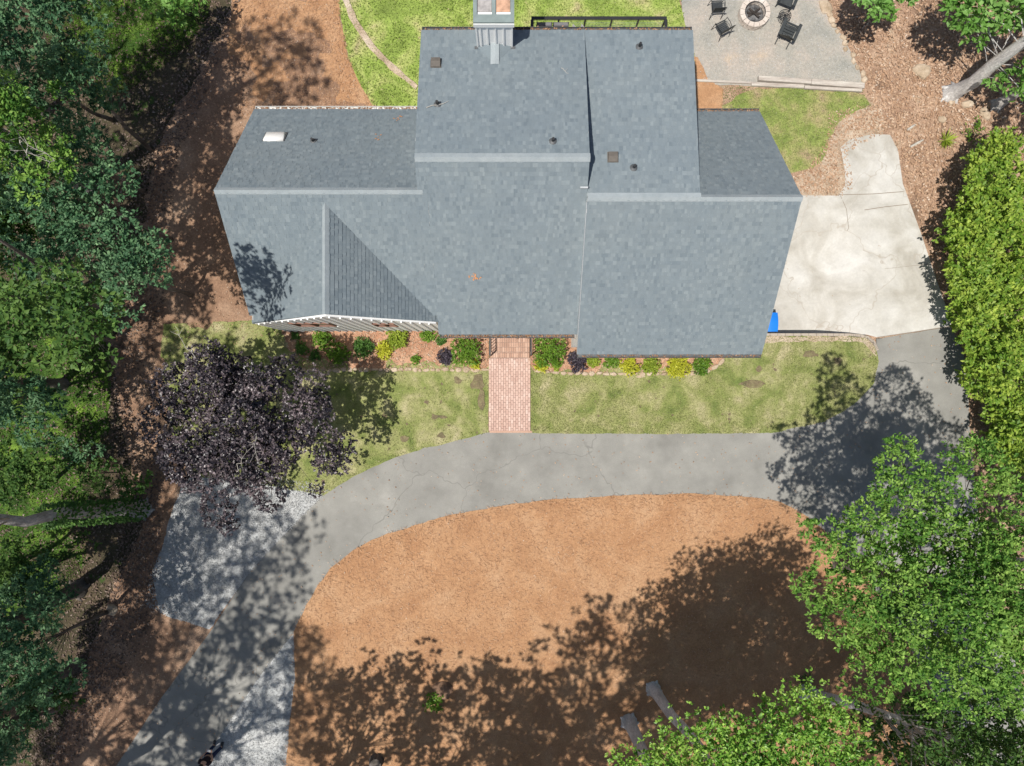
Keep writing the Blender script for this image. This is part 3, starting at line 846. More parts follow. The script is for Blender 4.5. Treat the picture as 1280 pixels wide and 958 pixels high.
gutter(XS + .05, XR - .02, 10.32, 2.98, 1, deb=200)
gutter(XM0 + .03, XS - .03, 11.93, 5.97, 1, deb=420)

# chimney
ch = MB()
cx0, cx1, cy0, cy1, czt = -1.17, .03, 11.26, 12.5, 7.86
ch.box(((cx0 + cx1) / 2, (cy0 + cy1) / 2, (czt - .1) / 2 + .0), (cx1 - cx0, cy1 - cy0, czt + .1))
chim = ch.build('chimney', MAT['white'], house)
for xb in (cx0 + .03, cx0 + .16, cx0 + .38, cx0 + .64, cx0 + .90, cx1 - .03):
    b = MB(); b.box((xb, cy0 - .02, 6.98), (.045, .04, 1.5)); b.build('batten', MAT['white'], chim)
b = MB(); b.box(((cx0 + cx1) / 2, cy0 - .035, czt - .10), (cx1 - cx0 + .08, .07, .2)); b.build('trim_board', MAT['white'], chim)
cap = MB()
t = .10
for (a, bb, c, d) in ((cx0 - .04, cx1 + .04, cy0 - .05, cy0 + .20), (cx0 - .04, cx1 + .04, cy1 - .1, cy1 + .05)):
    cap.box(((a + bb) / 2, (c + d) / 2, czt + .045), (bb - a, d - c, .09))
for xa in (cx0 + .02, (cx0 + cx1) / 2, cx1 - .02):
    cap.box((xa, (cy0 + .20 + cy1 - .1) / 2, czt + .043), (.12, cy1 - cy0 - .30, .086))
cap.build('chimney_cap', MAT['capmetal'], chim)
for (a, bb, mt) in ((cx0 + .10, (cx0 + cx1) / 2 - .07, 'greyflue'), ((cx0 + cx1) / 2 + .08, cx1 - .09, 'grime')):
    f = MB(); f.box(((a + bb) / 2, (cy0 + cy1) / 2 + .12, czt + .02), (bb - a, cy1 - cy0 - .38, .03)); f.build('flue_cover', MAT[mt], chim)
fl = MB(); fl.box((cx0 - .03, cy0 - .05, 6.27), (.10, .09, .05)); fl.box((cx1 + .0, cy0 - .05, 6.27), (.14, .09, .05)); fl.build('flashing', MAT['gutter'], chim)
# cricket in front of the chimney
mz = lambda Y: ZMR - (Y - YMR) * (ZMR - 6.0) / (11.93 - YMR)
cm = (cx0 + cx1) / 2
ck = MB()
yb = 10.55
ck.add([(cm, yb, mz(yb) + .01), (cm, cy0, mz(yb) + .03), (cx1, cy0, mz(cy0) + .02), (cx0, cy0, mz(cy0) + .02)], [(0, 2, 1), (0, 1, 3)])
ck.build('cricket', MAT['shingle'], house)
for k in range(3):
    b = MB()
    y0_, y1_ = yb + .02 + k * .23, yb + .02 + (k + 1) * .23
    z0_, z1_ = mz(yb) + .035, mz(yb) + .045
    b.add([(cm - .14, y0_, z0_ - .03), (cm, y0_, z0_), (cm + .14, y0_, z0_ - .03), (cm - .14, y1_, z1_ - .03), (cm, y1_, z1_), (cm + .14, y1_, z1_ - .03)], [(0, 1, 4, 3), (1, 2, 5, 4)])
    b.build('ridge_cap', MAT['ridge'], house)

# skylight, vents, pipes
def on_plane(px, py, plane):
    """walk the pixel ray down to the roof plane z=a+b*Y"""
    a, b = plane
    k = (479 - py) / F
    Y = k * (H - a) / (1 + k * b)
    z = a + b * Y
    return Vector(((px - 640) * (H - z) / F, Y, z))
pl_lr = (ZLR + .893 * YLR, -.893)
bm_ = (ZMR - 6.0) / (11.93 - YMR)
pl_mr = (ZMR + bm_ * YMR, -bm_)
bs_ = (ZGR - 6.0) / (11.93 - YGR)
pl_sr = (ZGR + bs_ * YGR, -bs_)
def rot_for(pl): return Matrix.Rotation(math.atan(pl[1]), 3, 'X')
p = on_plane(344, 172, pl_lr)
R = rot_for(pl_lr)
sk = MB(); sk.bevbox(p + Vector((0, 0, .07)), (.70, .50, .15), .05, m=R)
sko = sk.build('skylight', MAT['dome'], house, True)
sk = MB(); sk.box(p + R @ Vector((0, 0, .02)), (.78, .58, .05), m=R); sk.build('skylight_frame', MAT['gutter'], sko)
for (px, py, pl) in ((545, 80, pl_mr), (766, 197, pl_sr)):
    p = on_plane(px, py, pl); R = rot_for(pl)
    v = MB()
    v.box(p + R @ Vector((0, 0, .015)), (.36, .36, .02), m=R)
    v.add([p + R @ Vector(q) for q in ((-.15, .15, .02), (.15, .15, .02), (.15, -.15, .02), (-.15, -.15, .02), (-.15, .13, .15), (.15, .13, .15), (.15, -.02, .15), (-.15, -.02, .15), (.15, -.17, .06), (-.15, -.17, .06))],
          [(4, 5, 6, 7), (7, 6, 8, 9), (0, 1, 5, 4), (1, 2, 8, 6, 5), (0, 4, 7, 9, 3), (3, 9, 8, 2)])
    v.build('roof_vent', MAT['ventbox'], house)
for (px, py, pl) in ((392, 177, pl_lr), (547, 131, pl_mr), (691, 177, pl_mr), (799, 59, pl_sr), (792, 210, pl_sr)):
    p = on_plane(px, py, pl); R = rot_for(pl)
    v = MB(); v.tube([p, p + Vector((0, 0, .28))], [.045, .045], 10)
    vo_ = v.build('vent_pipe', MAT['black'], house)
    v = MB(); v.lathe((0, 0, 0), [(.13, .012), (.12, .025), (.065, .07), (.05, .10)], 14)
    v.v = [tuple(p + R @ Vector(q)) for q in v.v]
    v.build('pipe_collar', MAT['gutter'], vo_)
def twig(px, py, pl, L, ang, r=.012, label='bare twig lying on the roof'):
    p = on_plane(px, py, pl) + Vector((0, 0, .05)); R = rot_for(pl)
    mb = MB()
    pts = [p + R @ Vector((math.cos(ang) * L * (t - .5), math.sin(ang) * L * (t - .5) + .03 * math.sin(t * 7), .01)) for t in (0, .25, .5, .75, 1)]
    mb.tube(pts, [r, r, r * .8, r * .7, r * .4], 5)
    mb.tube([pts[2], pts[2] + R @ Vector((.1, .12, .02))], [r * .6, r * .3], 4)
    tag(mb.build('twig', MAT['twig']), label, 'twig')
twig(547, 132, pl_mr, .75, .33, label='pale stick lying over the vent pipe on the rear middle roof')
twig(706, 90, pl_mr, .35, -.8, .008, label='thin short twig on the rear roof near the ridge step')
for (px, py, pl, n, lab) in ((595, 346, (1.754, .83), 14, 'small pile of orange leaves in the middle of the front roof'), (497, 150, pl_lr, 8, 'few orange leaves near the top right of the rear left roof'), (472, 173, pl_lr, 5, 'scrap of brown leaves below the ridge on the rear left roof')):
    p = on_plane(px, py, pl)
    th = RNG.uniform(0, 6.28, n)
    Pn = np.column_stack([RNG.normal(p.x, .1, n), RNG.normal(p.y, .09, n), np.zeros(n)])
    Pn[:, 2] = pl[0] + pl[1] * Pn[:, 1] + .035
    D = np.column_stack([np.cos(th), np.sin(th), pl[1] * np.sin(th) + .1])
    U = np.tile([0, -pl[1], 1.0], (n, 1))
    V, T = leaf_quads(Pn, D, U, RNG.uniform(.06, .13, n), RNG.uniform(.04, .07, n))
    tag(np_mesh('leaf_pile', V, T, plain('orange_leaf', (.55, .26, .12), .8)), lab, 'leaves', kind='stuff')

# ------------------------------------------------------------------ rear deck
deck = empty('deck', (3.2, 12.6, 0))
tag(deck, 'raised rear deck with black cable railing behind the middle roof', 'deck')
def dk(mb, name, mat):
    mb.v = [(a - 3.2, b - 12.6, c) for a, b, c in mb.v]
    return mb.build(name, mat, deck)
b = MB()
for k in range(14):
    b = MB(); b.box((3.2, 11.72 + k * .125, 2.88), (4.95, .115, .04)); dk(b, 'deck_board', MAT['deck'])
b = MB()
for xx in (.78, 2.4, 4.0, 5.6):
    b.box((xx, 13.3, 1.42), (.12, .12, 2.85))
dk(b, 'support_post', MAT['timber'])
RZ, RY = 3.9, 13.42
b = MB(); b.box((3.2, RY, RZ), (4.98, .11, .05)); dk(b, 'top_rail', MAT['black'])
for xx in (.74, 5.66):
    b = MB(); b.box((xx, (RY + 11.7) / 2 - .03, RZ), (.11, RY - 11.7 - .06, .05)); dk(b, 'top_rail', MAT['black'])
for k in range(6):
    b = MB(); b.box((.74 + k * .984, RY, 3.39), (.055, .055, .97)); dk(b, 'rail_post', MAT['black'])
for k in range(7):
    b = MB(); b.tube([(.76, RY, 3.0 + k * .12), (5.64, RY, 3.0 + k * .12)], .006, 4); dk(b, 'cable', MAT['capmetal'])
for k, xx in enumerate((1.2, 1.82)):
    ch_ = empty('deck_chair', (xx, 13.12, 2.9))
    tag(ch_, ('grey cushioned chair at the left corner of the rear deck railing' if k == 0 else 'grey cushioned chair beside the white folding rack on the rear deck'), 'chair', 'cushioned chairs on the deck')
    m_ = MB(); m_.bevbox((0, .17, .62), (.54, .13, .5), .03); m_.build('back_cushion', MAT['cushion'], ch_)
    m_ = MB(); m_.bevbox((0, -.15, .40), (.54, .5, .14), .03); m_.build('seat_cushion', MAT['cushion'], ch_)
    for sx in (-.27, .27):
        m_ = MB(); m_.box((sx, -.05, .58), (.05, .6, .04)); m_.box((sx, -.32, .28), (.04, .04, .56)); m_.box((sx, .22, .42), (.04, .04, .84)); m_.build('arm_frame', MAT['black'], ch_)
rk = empty('folding_rack', (2.45, 13.1, 2.9))
tag(rk, 'white folding rack standing open by the rear deck railing', 'rack')
for sx in (-.2, .12):
    m_ = MB()
    m_.add([(sx, .2, .85), (sx + .28, .2, .35), (sx, .2, .1), (sx, .17, .85), (sx + .28, .17, .35), (sx, .17, .1)], [(0, 1, 2), (5, 4, 3), (0, 3, 4, 1), (1, 4, 5, 2), (2, 5, 3, 0)])
    m_.build('panel', MAT['white'], rk)

# ------------------------------------------------------------------ brick walk, steps, rails
wk = empty('brick_walk', (-.05, -.1, 0))
tag(wk, 'straight pink brick path from the front steps down to the driveway', 'path')
base = MB()
X0, X1, Y0, Y1 = -.98, .78, -2.02, 1.05
base.box(((X0 + X1) / 2 + .05, (Y0 + Y1) / 2 + .1, .03), (X1 - X0, Y1 - Y0, .03)); base.build('mortar_bed', MAT['joint'], wk)
br = MB()
bw, bl = .098, .2
nxb = int((X1 - X0) / bw)
for i in range(nxb):
    x = X0 + (i + .5) * (X1 - X0) / nxb
    y = Y0 + (.5 * bl if i % 2 else 0) + .0
    while y < Y1 - .02:
        a, b_ = y, min(y + bl, Y1)
        br.bevbox((x + .05, (a + b_) / 2 + .1, .055 + random.uniform(-.003, .003)), ((X1 - X0) / nxb - .012, b_ - a - .012, .05), .008)
        y += bl
    if i % 2: br.bevbox((x + .05, Y0 + .25 * bl + .1, .055), ((X1 - X0) / nxb - .012, bl / 2 - .012, .05), .008)
o = br.build('bricks', MAT['brick'], wk); o['kind'] = 'stuff'
wb = MB(); wb.box((.0, Y0 + .06, .035), (X1 - X0 + .04, .08, .055)); wb.build('end_course', MAT['stepbrick'], wk)
st = empty('front_steps', (-.07, 1.6, 0))
tag(st, 'brick landing and step under the front eave at the top of the path', 'steps')
for (xa, xb, ya, yb_, za) in ((-.88, .74, 1.06, 1.30, .17), (-.88, .74, 1.30, 2.5, .34)):
    m_ = MB(); m_.box(((xa + xb) / 2 + .07, (ya + yb_) / 2 - 1.6, za / 2 - .012), (xb - xa, yb_ - ya, za - .025)); m_.build('step_core', MAT['joint'], st)
    br = MB()
    nxx = 17
    x = xa
    for i in range(nxx):
        y = ya
        while y < yb_ - .02:
            e = min(y + .2, yb_)
            br.bevbox((xa + (i + .5) * (xb - xa) / nxx + .07, (y + e) / 2 - 1.6, za - .02), ((xb - xa) / nxx - .012, e - y - .012, .05), .008)
            y += .2
    o = br.build('bricks', MAT['stepbrick'], st); o['kind'] = 'stuff'
rl = empty('handrail', (-.9, 1.7, 0))
m_ = MB(); m_.box((0, .0, 1.20), (.05, 1.15, .035)); m_.build('top_rail', MAT['black'], rl)
m_ = MB(); m_.box((0, .0, .45), (.03, 1.10, .025)); m_.build('bottom_rail', MAT['black'], rl)
for yy in (-.55, .55):
    m_ = MB(); m_.box((0, yy, .60), (.045, .045, 1.2)); m_.build('post', MAT['black'], rl)
for k in range(8):
    m_ = MB(); m_.box((0, -.44 + k * .125, .82), (.018, .018, .74)); m_.build('baluster', MAT['black'], rl)
tag(rl, 'black metal handrail on the left side of the front steps', 'railing', 'handrails of the front steps')
r2 = copy_tree(rl); r2.location = (.78, 1.7, 0)
r2['label'] = 'black metal handrail on the right side of the front steps'

# ------------------------------------------------------------------ bin, patio things
bn = empty('recycling_bin', (10.86, 2.56, pad_f(10.9, 2.5) + .035))
tag(bn, 'blue recycling bin at the right wall of the garage wing', 'bin')
m_ = MB()
lv = [(.0, .24, .30), (.85, .29, .36), (.93, .31, .38)]
P = []
for z_, a, b_ in lv: P += [(-a, -b_, z_), (a, -b_, z_), (a, b_, z_), (-a, b_, z_)]
m_.add(P, [(3, 2, 1, 0), (8, 9, 10, 11)] + [(l + k, l + (k + 1) % 4, l + 4 + (k + 1) % 4, l + 4 + k) for l in (0, 4) for k in range(4)])
m_.build('body', MAT['blue'], bn)
m_ = MB()
P = []
for k in range(6):
    y = -.40 + k * .16
    zz = .95 + .09 * math.sin(math.pi * (k / 5) * .9 + .2)
    P += [(-.31, y, zz - .03), (-.24, y, zz), (.24, y, zz), (.31, y, zz - .03)]
m_.add(P, [(i * 4 + j, i * 4 + j + 1, i * 4 + j + 5, i * 4 + j + 4) for i in range(5) for j in range(3)])
m_.build('lid', MAT['blue'], bn, True)
m_ = MB(); m_.tube([(-.2, .44, .93), (.2, .44, .93)], .022, 8); m_.build('handle', MAT['black'], bn)
for sx in (-.26, .26):
    m_ = MB(); m_.tube([(sx - .025, .34, .1), (sx + .025, .34, .1)], .1, 12); m_.build('wheel', MAT['black'], bn)

fp = empty('fire_pit', W(944, 15, .35).xy.to_3d())
tag(fp, 'round pale block fire pit in the middle of the gravel patio', 'fire pit')
for lay in range(2):
    for k in range(15):
        a0 = (k + .5 * lay) * 2 * math.pi / 15
        m_ = MB()
        P = []
        ri, ro = .43, .64
        for z_ in (.19 * lay, .19 * lay + .18):
            for (r_, da) in ((ri, -.19), (ro, -.195), (ro, .195), (ri, .19)):
                P.append((r_ * math.cos(a0 + da), r_ * math.sin(a0 + da), z_ + random.uniform(-.006, .006)))
        m_.add(P, [(3, 2, 1, 0), (4, 5, 6, 7), (0, 1, 5, 4), (1, 2, 6, 5), (2, 3, 7, 6), (3, 0, 4, 7)])
        m_.build('block', MAT['firestone'], fp)
m_ = MB(); m_.lathe((0, 0, 0), [(.43, .02), (.43, .13), (.3, .17), (.1, .16)], 18); m_.build('ash_bed', MAT['ash'], fp, True)
for (a, b_) in (((-.25, -.12, .2), (.22, .18, .26)), ((-.2, .22, .2), (.18, -.2, .3)), ((-.3, .02, .24), (.28, .0, .2))):
    m_ = MB(); m_.tube([a, b_], [.05, .04], 8); m_.build('charred_log', MAT['char'], fp)
sh_ = MB(); sh_.tube([(.425 * math.cos(t_), .425 * math.sin(t_), .375) for t_ in np.linspace(0, 2 * math.pi, 33)], .014, 6); sh_.build('steel_ring', MAT['black'], fp)

def adirondack():
    r = empty('adirondack_chair')
    for k in range(6):
        m_ = MB(); m_.box((0, .30 - k * .10, .38 - k * .028), (.54, .085, .02)); m_.build('seat_slat', MAT['charcoal'], r)
    for k in range(7):
        x_ = (k - 3) * .082
        m_ = MB(); m_.bar((x_ * .85, -.24, .24), (x_ * 1.25, -.52, .95 - abs(k - 3) * .035), .074, .02, up=Vector((0, 1, .3))); m_.build('back_slat', MAT['charcoal'], r)
    for sx in (-1, 1):
        m_ = MB(); m_.box((sx * .33, -.02, .56), (.13, .74, .022)); m_.build('armrest', MAT['charcoal'], r)
        m_ = MB(); m_.box((sx * .29, .30, .27), (.03, .10, .55)); m_.build('leg', MAT['charcoal'], r)
        m_ = MB(); m_.bar((sx * .26, .3, .33), (sx * .26, -.55, .04), .03, .12); m_.build('leg', MAT['charcoal'], r)
    return r
def metal_chair():
    r = empty('patio_chair')
    m_ = MB()
    for k in range(7): m_.box((0, .22 - k * .07, .42), (.46, .055, .012))
    m_.build('seat', MAT['charcoal'], r)
    for k in range(6):
        m_ = MB(); m_.box((0, -.24 - k * .012, .50 + k * .075), (.46, .015, .06)); m_.build('back_slat', MAT['charcoal'], r)
    for sx in (-.24, .24):
        m_ = MB(); m_.tube([(sx, -.34, 0), (sx, -.27, .42), (sx, -.33, .95)], .014, 6); m_.build('rear_leg', MAT['black'], r)
        m_ = MB(); m_.tube([(sx * 1.15, .26, 0), (sx * 1.1, .22, .6), (sx * 1.15, .0, .64), (sx, -.28, .62)], .014, 6); m_.build('arm', MAT['black'], r)
    return r
ad = adirondack()
pa = W(986, 39, .4); ad.location = (pa.x, pa.y, .03); ad.rotation_euler.z = math.radians(-24)
tag(ad, 'charcoal slatted garden chair just below the small round table', 'chair', 'slatted garden chairs by the fire pit')
a2 = copy_tree(ad); pa = W(985, -3, .4); a2.location = (pa.x, pa.y, .03); a2.rotation_euler.z = math.radians(158)
a2['label'] = 'charcoal slatted garden chair above the small round table at the top edge'
mc = metal_chair(); pa = W(903, 35, .4); mc.location = (pa.x, pa.y, .03); mc.rotation_euler.z = math.radians(28)
tag(mc, 'black metal patio chair turned askew at the lower left of the fire pit', 'chair', 'metal patio chairs by the fire pit')
m2 = copy_tree(mc); pa = W(896, 9, .4); m2.location = (pa.x, pa.y, .03); m2.rotation_euler.z = math.radians(3)
m2['label'] = 'black metal patio chair at the top edge left of the fire pit'
pt = W(981, 20, .45)
tb = empty('side_table', (pt.x, pt.y, .03)); tag(tb, 'small round black metal side table between the two slatted chairs', 'table')
m_ = MB()
for r_ in (.25, .19, .12, .05):
    m_.tube([(r_ * math.cos(t_), r_ * math.sin(t_), .45) for t_ in np.linspace(0, 2 * math.pi, 25)], .011 if r_ < .25 else .017, 5)
for k in range(8):
    t_ = k * math.pi / 8
    m_.tube([(-.25 * math.cos(t_), -.25 * math.sin(t_), .45), (.25 * math.cos(t_), .25 * math.sin(t_), .45)], .006, 4)
m_.build('table_top', MAT['black'], tb)
for k in range(3):
    t_ = k * 2.09 + .4
    m_ = MB(); m_.tube([(.2 * math.cos(t_), .2 * math.sin(t_), .45), (.1 * math.cos(t_), .1 * math.sin(t_), .22), (.24 * math.cos(t_), .24 * math.sin(t_), 0)], .012, 6); m_.build('leg', MAT['black'], tb)

te = empty('timber_edging', W(970, 105)); tag(te, 'weathered timber edging along the bottom of the gravel patio', 'edging')
te_l = te.location
for (a, b_, w_, h_) in (((858, 101), (946, 105), .10, .10), ((938, 106.5), (1004, 109.5), .15, .14), ((946, 100), (1012, 104.5), .2, .22), ((1012, 104.5), (1078, 109.5), .22, .22), ((1004, 111), (1076, 114.5), .13, .16)):
    p, q = W(*a), W(*b_)
    m_ = MB()
    c_ = (p + q) / 2
    m_.bevbox((c_.x - te_l.x, c_.y - te_l.y, h_ / 2), ((q - p).length - .015, w_, h_), .012, rz=math.atan2(q.y - p.y, q.x - p.x), j=.004)
    m_.build('timber', MAT['timber'], te)
# flagstones and edge stones round the patio
def rock(px, py, d, name='rock', label=None, cat='stone', group=None, rz=0, seed=0, parent=None, mat='stone'):
    p = W(px, py)
    m_ = MB(); m_.blob((0, 0, 0) if parent is None else (p.x - parent.location.x, p.y - parent.location.y, .01), d, 9, .2, seed, rz)
    o = m_.build(name, MAT[mat], parent)
    if parent is None:
        o.location = (p.x, p.y, .01)
        tag(o, label, cat, group)
    return o
rock(1152, 90, (.85, .66, .14), label='large flat tan rock on the leaf litter left of the leaning trunk', seed=3, cat='rock')
rock(1032, 10, (.45, .7, .16), label='pale rock at the top right corner of the gravel patio', seed=5, cat='rock', rz=.5)
for k, (px, py, dd) in enumerate(((1209, 131, .5), (1228, 140, .4), (1232, 146, .45), (1177, 150, .4), (1188, 128, .35))):
    rock(px, py, (dd, dd * .75, .15), label=('flat pale stone below the base of the grey trunk', 'small stone right of the trunk roots', 'flat stone lowest of the group right of the trunk', 'grey stone lying left of the yellow yucca row', 'round stone touching the trunk roots')[k], seed=10 + k, cat='stone', rz=k)
rock(141, 762, (.6, .5, .16), label='pale angular stone in sun at the left edge of the gravel parking', seed=31, cat='stone')
pe = empty('patio_stone_border', W(1062, 60)); tag(pe, 'curved row of low tan stones along the right side of the patio', 'edging')
for k in range(13):
    t_ = k / 12
    px = 1030 + 50 * t_ + 3 * random.uniform(-1, 1); py = 12 + 88 * t_ ** 1.05
    rock(px, py, (random.uniform(.16, .3), random.uniform(.2, .36), .10), name='border_stone', parent=pe, seed=50 + k, rz=random.uniform(0, 1))
e1 = empty('stone_edging', W(500, 463)); tag(e1, 'row of tan edging stones along the planting bed left of the walk', 'edging')
x = 372
while x < 607:
    w_ = random.uniform(4.5, 13)
    rock(x + w_ / 2, 462.5 + random.uniform(-1, 1), (w_ / 29.6 * 1.02, random.uniform(.13, .27), random.uniform(.06, .13)), name='edging_stone', parent=e1, seed=int(x))
    x += w_
e2 = empty('stone_edging', W(780, 467)); tag(e2, 'row of pale edging stones along the planting bed right of the walk', 'edging')
path = [(667, 464), (700, 466.5), (780, 467.5), (870, 467.5), (888, 463), (898, 456), (905, 447)]
for a, b_ in zip(path[:-1], path[1:]):
    L_ = math.dist(a, b_); n = max(1, int(L_ / 8.5))
    for k in range(n):
        t_ = (k + .5) / n
        rock(a[0] + (b_[0] - a[0]) * t_, a[1] + (b_[1] - a[1]) * t_ + random.uniform(-.6, .6), (L_ / n / 29.6 * 1.0, random.uniform(.14, .22), random.uniform(.08, .13)),
             name='edging_stone', parent=e2, seed=int(a[0] * 3 + k), rz=math.atan2(-(b_[1] - a[1]), b_[0] - a[0]))
rock(800, 471, (.55, .16, .05), label='flat white slab lying at the edge of the right planting bed', seed=77, name='flat_stone')
rock(915, 469.5, (.24, .22, .04), label='small square pale paver set in the front lawn right of the bed', seed=78, name='paver')

# ------------------------------------------------------------------ vegetation
def rosettes(C, Rr, tips, nl, L, Wd, seed, up=.35, fill=.5, flat=1.0, zmin=.12):
    """tips per lump; returns V,T.  C (m,3) lump centres, Rr (m,)"""
    rg = np.random.default_rng(seed)
    P = []; O = []
    for c, r in zip(C, Rr):
        n = max(3, int(tips * r * r))
        d = rg.normal(size=(n, 3)); d[:, 2] = np.abs(d[:, 2]) * 1.0 - .45 * (rg.random(n) < .35)
        d /= np.linalg.norm(d, axis=1, keepdims=True)
        k = fill + (1 - fill) * rg.random(n) ** .6
        k *= 1 + rg.normal(0, .10, n)
        q = d * (k * r)[:, None]; q[:, 2] *= flat
        P.append(c + q); O.append(d)
    P = np.vstack(P); O = np.vstack(O)
    ok = P[:, 2] > zmin
    P, O = P[ok], O[ok]
    P = np.repeat(P, nl, 0); O = np.repeat(O, nl, 0)
    D = O * .55 + rg.normal(0, .75, P.shape); D[:, 2] += up * .4
    D[:, 2] *= .7
    U = rg.normal(0, .62, P.shape); U[:, 2] += 1.0
    U += O * .3
    s = rg.uniform(.7, 1.25, len(P))
    P = P + rg.normal(0, L * .2, P.shape)
    return leaf_quads(P, D, U, L * s, Wd * s, .18)

def lumps(c, rad, n, seed, lr=(.32, .5), lo=-.5, ang=None):
    rg = random.Random(seed)
    C, R = [], []
    for i in range(n):
        th = i * 2.39996 + rg.uniform(-.4, .4)
        zz = rg.uniform(lo, 1.0)
        rr = math.sqrt(max(0.05, 1 - max(zz, 0) ** 2))
        k = rg.uniform(.45, .95)
        C.append((c[0] + rad[0] * rr * k * math.cos(th), c[1] + rad[1] * rr * k * math.sin(th), c[2] + rad[2] * zz * .8))
        R.append(rg.uniform(*lr) * min(rad[0], rad[1]))
    C.append(tuple(c)); R.append(min(rad[:2]) * .5)
    return np.array(C), np.array(R)

def tree(name, label, base, C, R, mat, tips=60, nl=5, L=.16, Wd=.09, seed=1, tr=.22, bark='bark', cat='tree', group=None, fill=.5,
         flat=.8, lean=None, dead=0, flare=True, up=.35, bbase=False):
    b = W(*base) if not bbase else Vector(base)
    r = empty(name, (b.x, b.y, 0))
    tag(r, label, cat, group)
    Cl = np.array(C) - np.array([b.x, b.y, 0])
    V, T = rosettes(Cl, R, tips, nl, L, Wd, seed, up, fill, flat)
    np_mesh('crown', V, T, MAT[mat], r)
    rg = random.Random(seed)
    mb = MB()
    m = Cl.mean(0); top = Vector((float(m[0]), float(m[1]), float(Cl[:, 2].max()) * .9))
    if lean: top = Vector(lean)
    pts, rr = [], []
    N_ = 8
    for i in range(N_ + 1):
        t_ = i / N_
        pts.append(Vector((top.x * t_, top.y * t_, top.z * t_)) + Vector((rg.uniform(-1, 1), rg.uniform(-1, 1), 0)) * tr * .5 * (0 < i))
        rr.append(tr * (1 - .8 * t_))
    if flare:
        pts.insert(0, Vector((0, 0, -.1))); rr.insert(0, tr * 1.7)
        pts[1] = Vector((0, 0, .12)); rr[1] = tr * 1.25
        pts.insert(2, pts[1].lerp(pts[2], .35)); rr.insert(2, tr * .98)
    mb.tube(pts, rr, 10)
    if flare:
        for k in range(5):
            a = k * 1.256 + rg.uniform(-.3, .3)
            mb.tube([(tr * .5 * math.cos(a), tr * .5 * math.sin(a), .28), (tr * 1.4 * math.cos(a), tr * 1.4 * math.sin(a), .05), (tr * 2.0 * math.cos(a + .15), tr * 2.0 * math.sin(a + .15), -.05)], [tr * .42, tr * .26, tr * .08], 6)
    for c, q in zip(Cl, R):
        c = Vector([float(x) for x in c])
        k = min(.9, max(.25, (c.z * .55) / max(top.z, .1))) if name not in ('tall_tree', 'oak_tree', 'hardwood_tree') else rg.uniform(.5, .92) * min(1, c.z / max(top.z, .1))
        s = Vector((top.x * k, top.y * k, top.z * k))
        mid = s.lerp(c, .5) + Vector((rg.uniform(-.2, .2), rg.uniform(-.2, .2), rg.uniform(-.1, .25))) * q
        w = tr * (.2 if name not in ('tall_tree', 'oak_tree', 'hardwood_tree') else .12) * min(1, .3 + float(q) * .6)
        mb.tube([s, mid, c], [w, w * .6, w * .25], 5)
        for kk in range(4):
            e = c + Vector((rg.uniform(-1, 1), rg.uniform(-1, 1), rg.uniform(-.2, .8))) * q * .85
            mb.tube([mid.lerp(c, .7), e], [w * .28, w * .06], 3)
    mb.build('trunk', MAT[bark], r, True)
    if dead:
        db = MB()
        for k in range(dead):
            c = Vector([float(x) for x in Cl[rg.randrange(len(Cl))]]); c.z += R.max() * .7
            c.z -= R.max() * .15
            p0 = c; d = Vector((rg.uniform(-1, 1), rg.uniform(-1, 1), .5)).normalized()
            for j_ in range(5):
                p1 = p0 + d * .2 + Vector((rg.uniform(-.13, .13), rg.uniform(-.13, .13), 0))
                db.tube([p0, p1], [.013 - j_ * .002, .011 - j_ * .002], 4)
                for q_ in range(2):
                    e = p1 + d * .12 + Vector((rg.uniform(-.25, .25), rg.uniform(-.25, .25), .05))
                    db.tube([p1, e], [.007, .003], 3)
                p0 = p1
        db.build('bare_branches', MAT['twig'], r)['kind'] = 'stuff'
    return r

def ctree(name, label, base, cpx, z, rad, n, mat, seed, **kw):
    """crown centre seen at cpx when at height z; rad in metres"""
    c = W(cpx[0], cpx[1], z)
    lr = kw.pop('lr', (.32, .5)); lo = kw.pop('lo', -.5)
    C, R = lumps(c, rad, n, seed, lr, lo)
    if 'extra' in kw:
        for (px, py, zz, r_) in kw.pop('extra'):
            C = np.vstack([C, np.array(W(px, py, zz))]); R = np.append(R, r_)
    return tree(name, label, base, C, R, mat, seed=seed, **kw)

# big oak on the right
ctree('oak_tree', 'large spreading oak overhanging the driveway at the lower right', (1050, 705), (1190, 752), 9.5, (3.5, 3.3, 2.8), 44, 'oak', 5,
      tips=185, nl=7, L=.12, Wd=.06, tr=.3, lr=(.13, .25), fill=.72, bark='barkdark',
      extra=[(1123, 590, 10.5, .8), (1123, 562, 10.8, .42), (1135, 630, 10, 1.1), (1085, 640, 9.6, .5), (1030, 668, 9, .6), (1008, 655, 9, .3), (1060, 690, 9, .8), (1106, 702, 8.5, .7), (1025, 735, 9, .7), (1000, 725, 9, .3), (1215, 590, 9, 1.0), (1225, 555, 9, .4), (1190, 580, 9.3, .45),
             (1050, 770, 9, .9), (1100, 720, 9.5, 1.2), (1240, 640, 9, 1.2), (1085, 810, 8.5, .6), (1290, 700, 9, 1.4), (1280, 820, 9, 1.3), (1180, 690, 10, 1.2), (1130, 800, 9.5, 1.2)])
ctree('oak_tree', 'oak whose leaning grey trunk shows at the bottom, under the large oak', (1007, 863), (1245, 1020), 8.5, (3.0, 2.8, 2.2), 22, 'woods', 6,
      tips=110, nl=6, L=.155, Wd=.07, tr=.27, lr=(.28, .4), bark='bark_pale', extra=[(1085, 897, 4.5, .5), (1082, 915, 4.6, .6), (1145, 925, 6, .8), (1190, 890, 6.5, 1.0), (1250, 900, 7, 1.1), (1125, 955, 5, .6)], lean=(1.9, 1.6, 7.5))
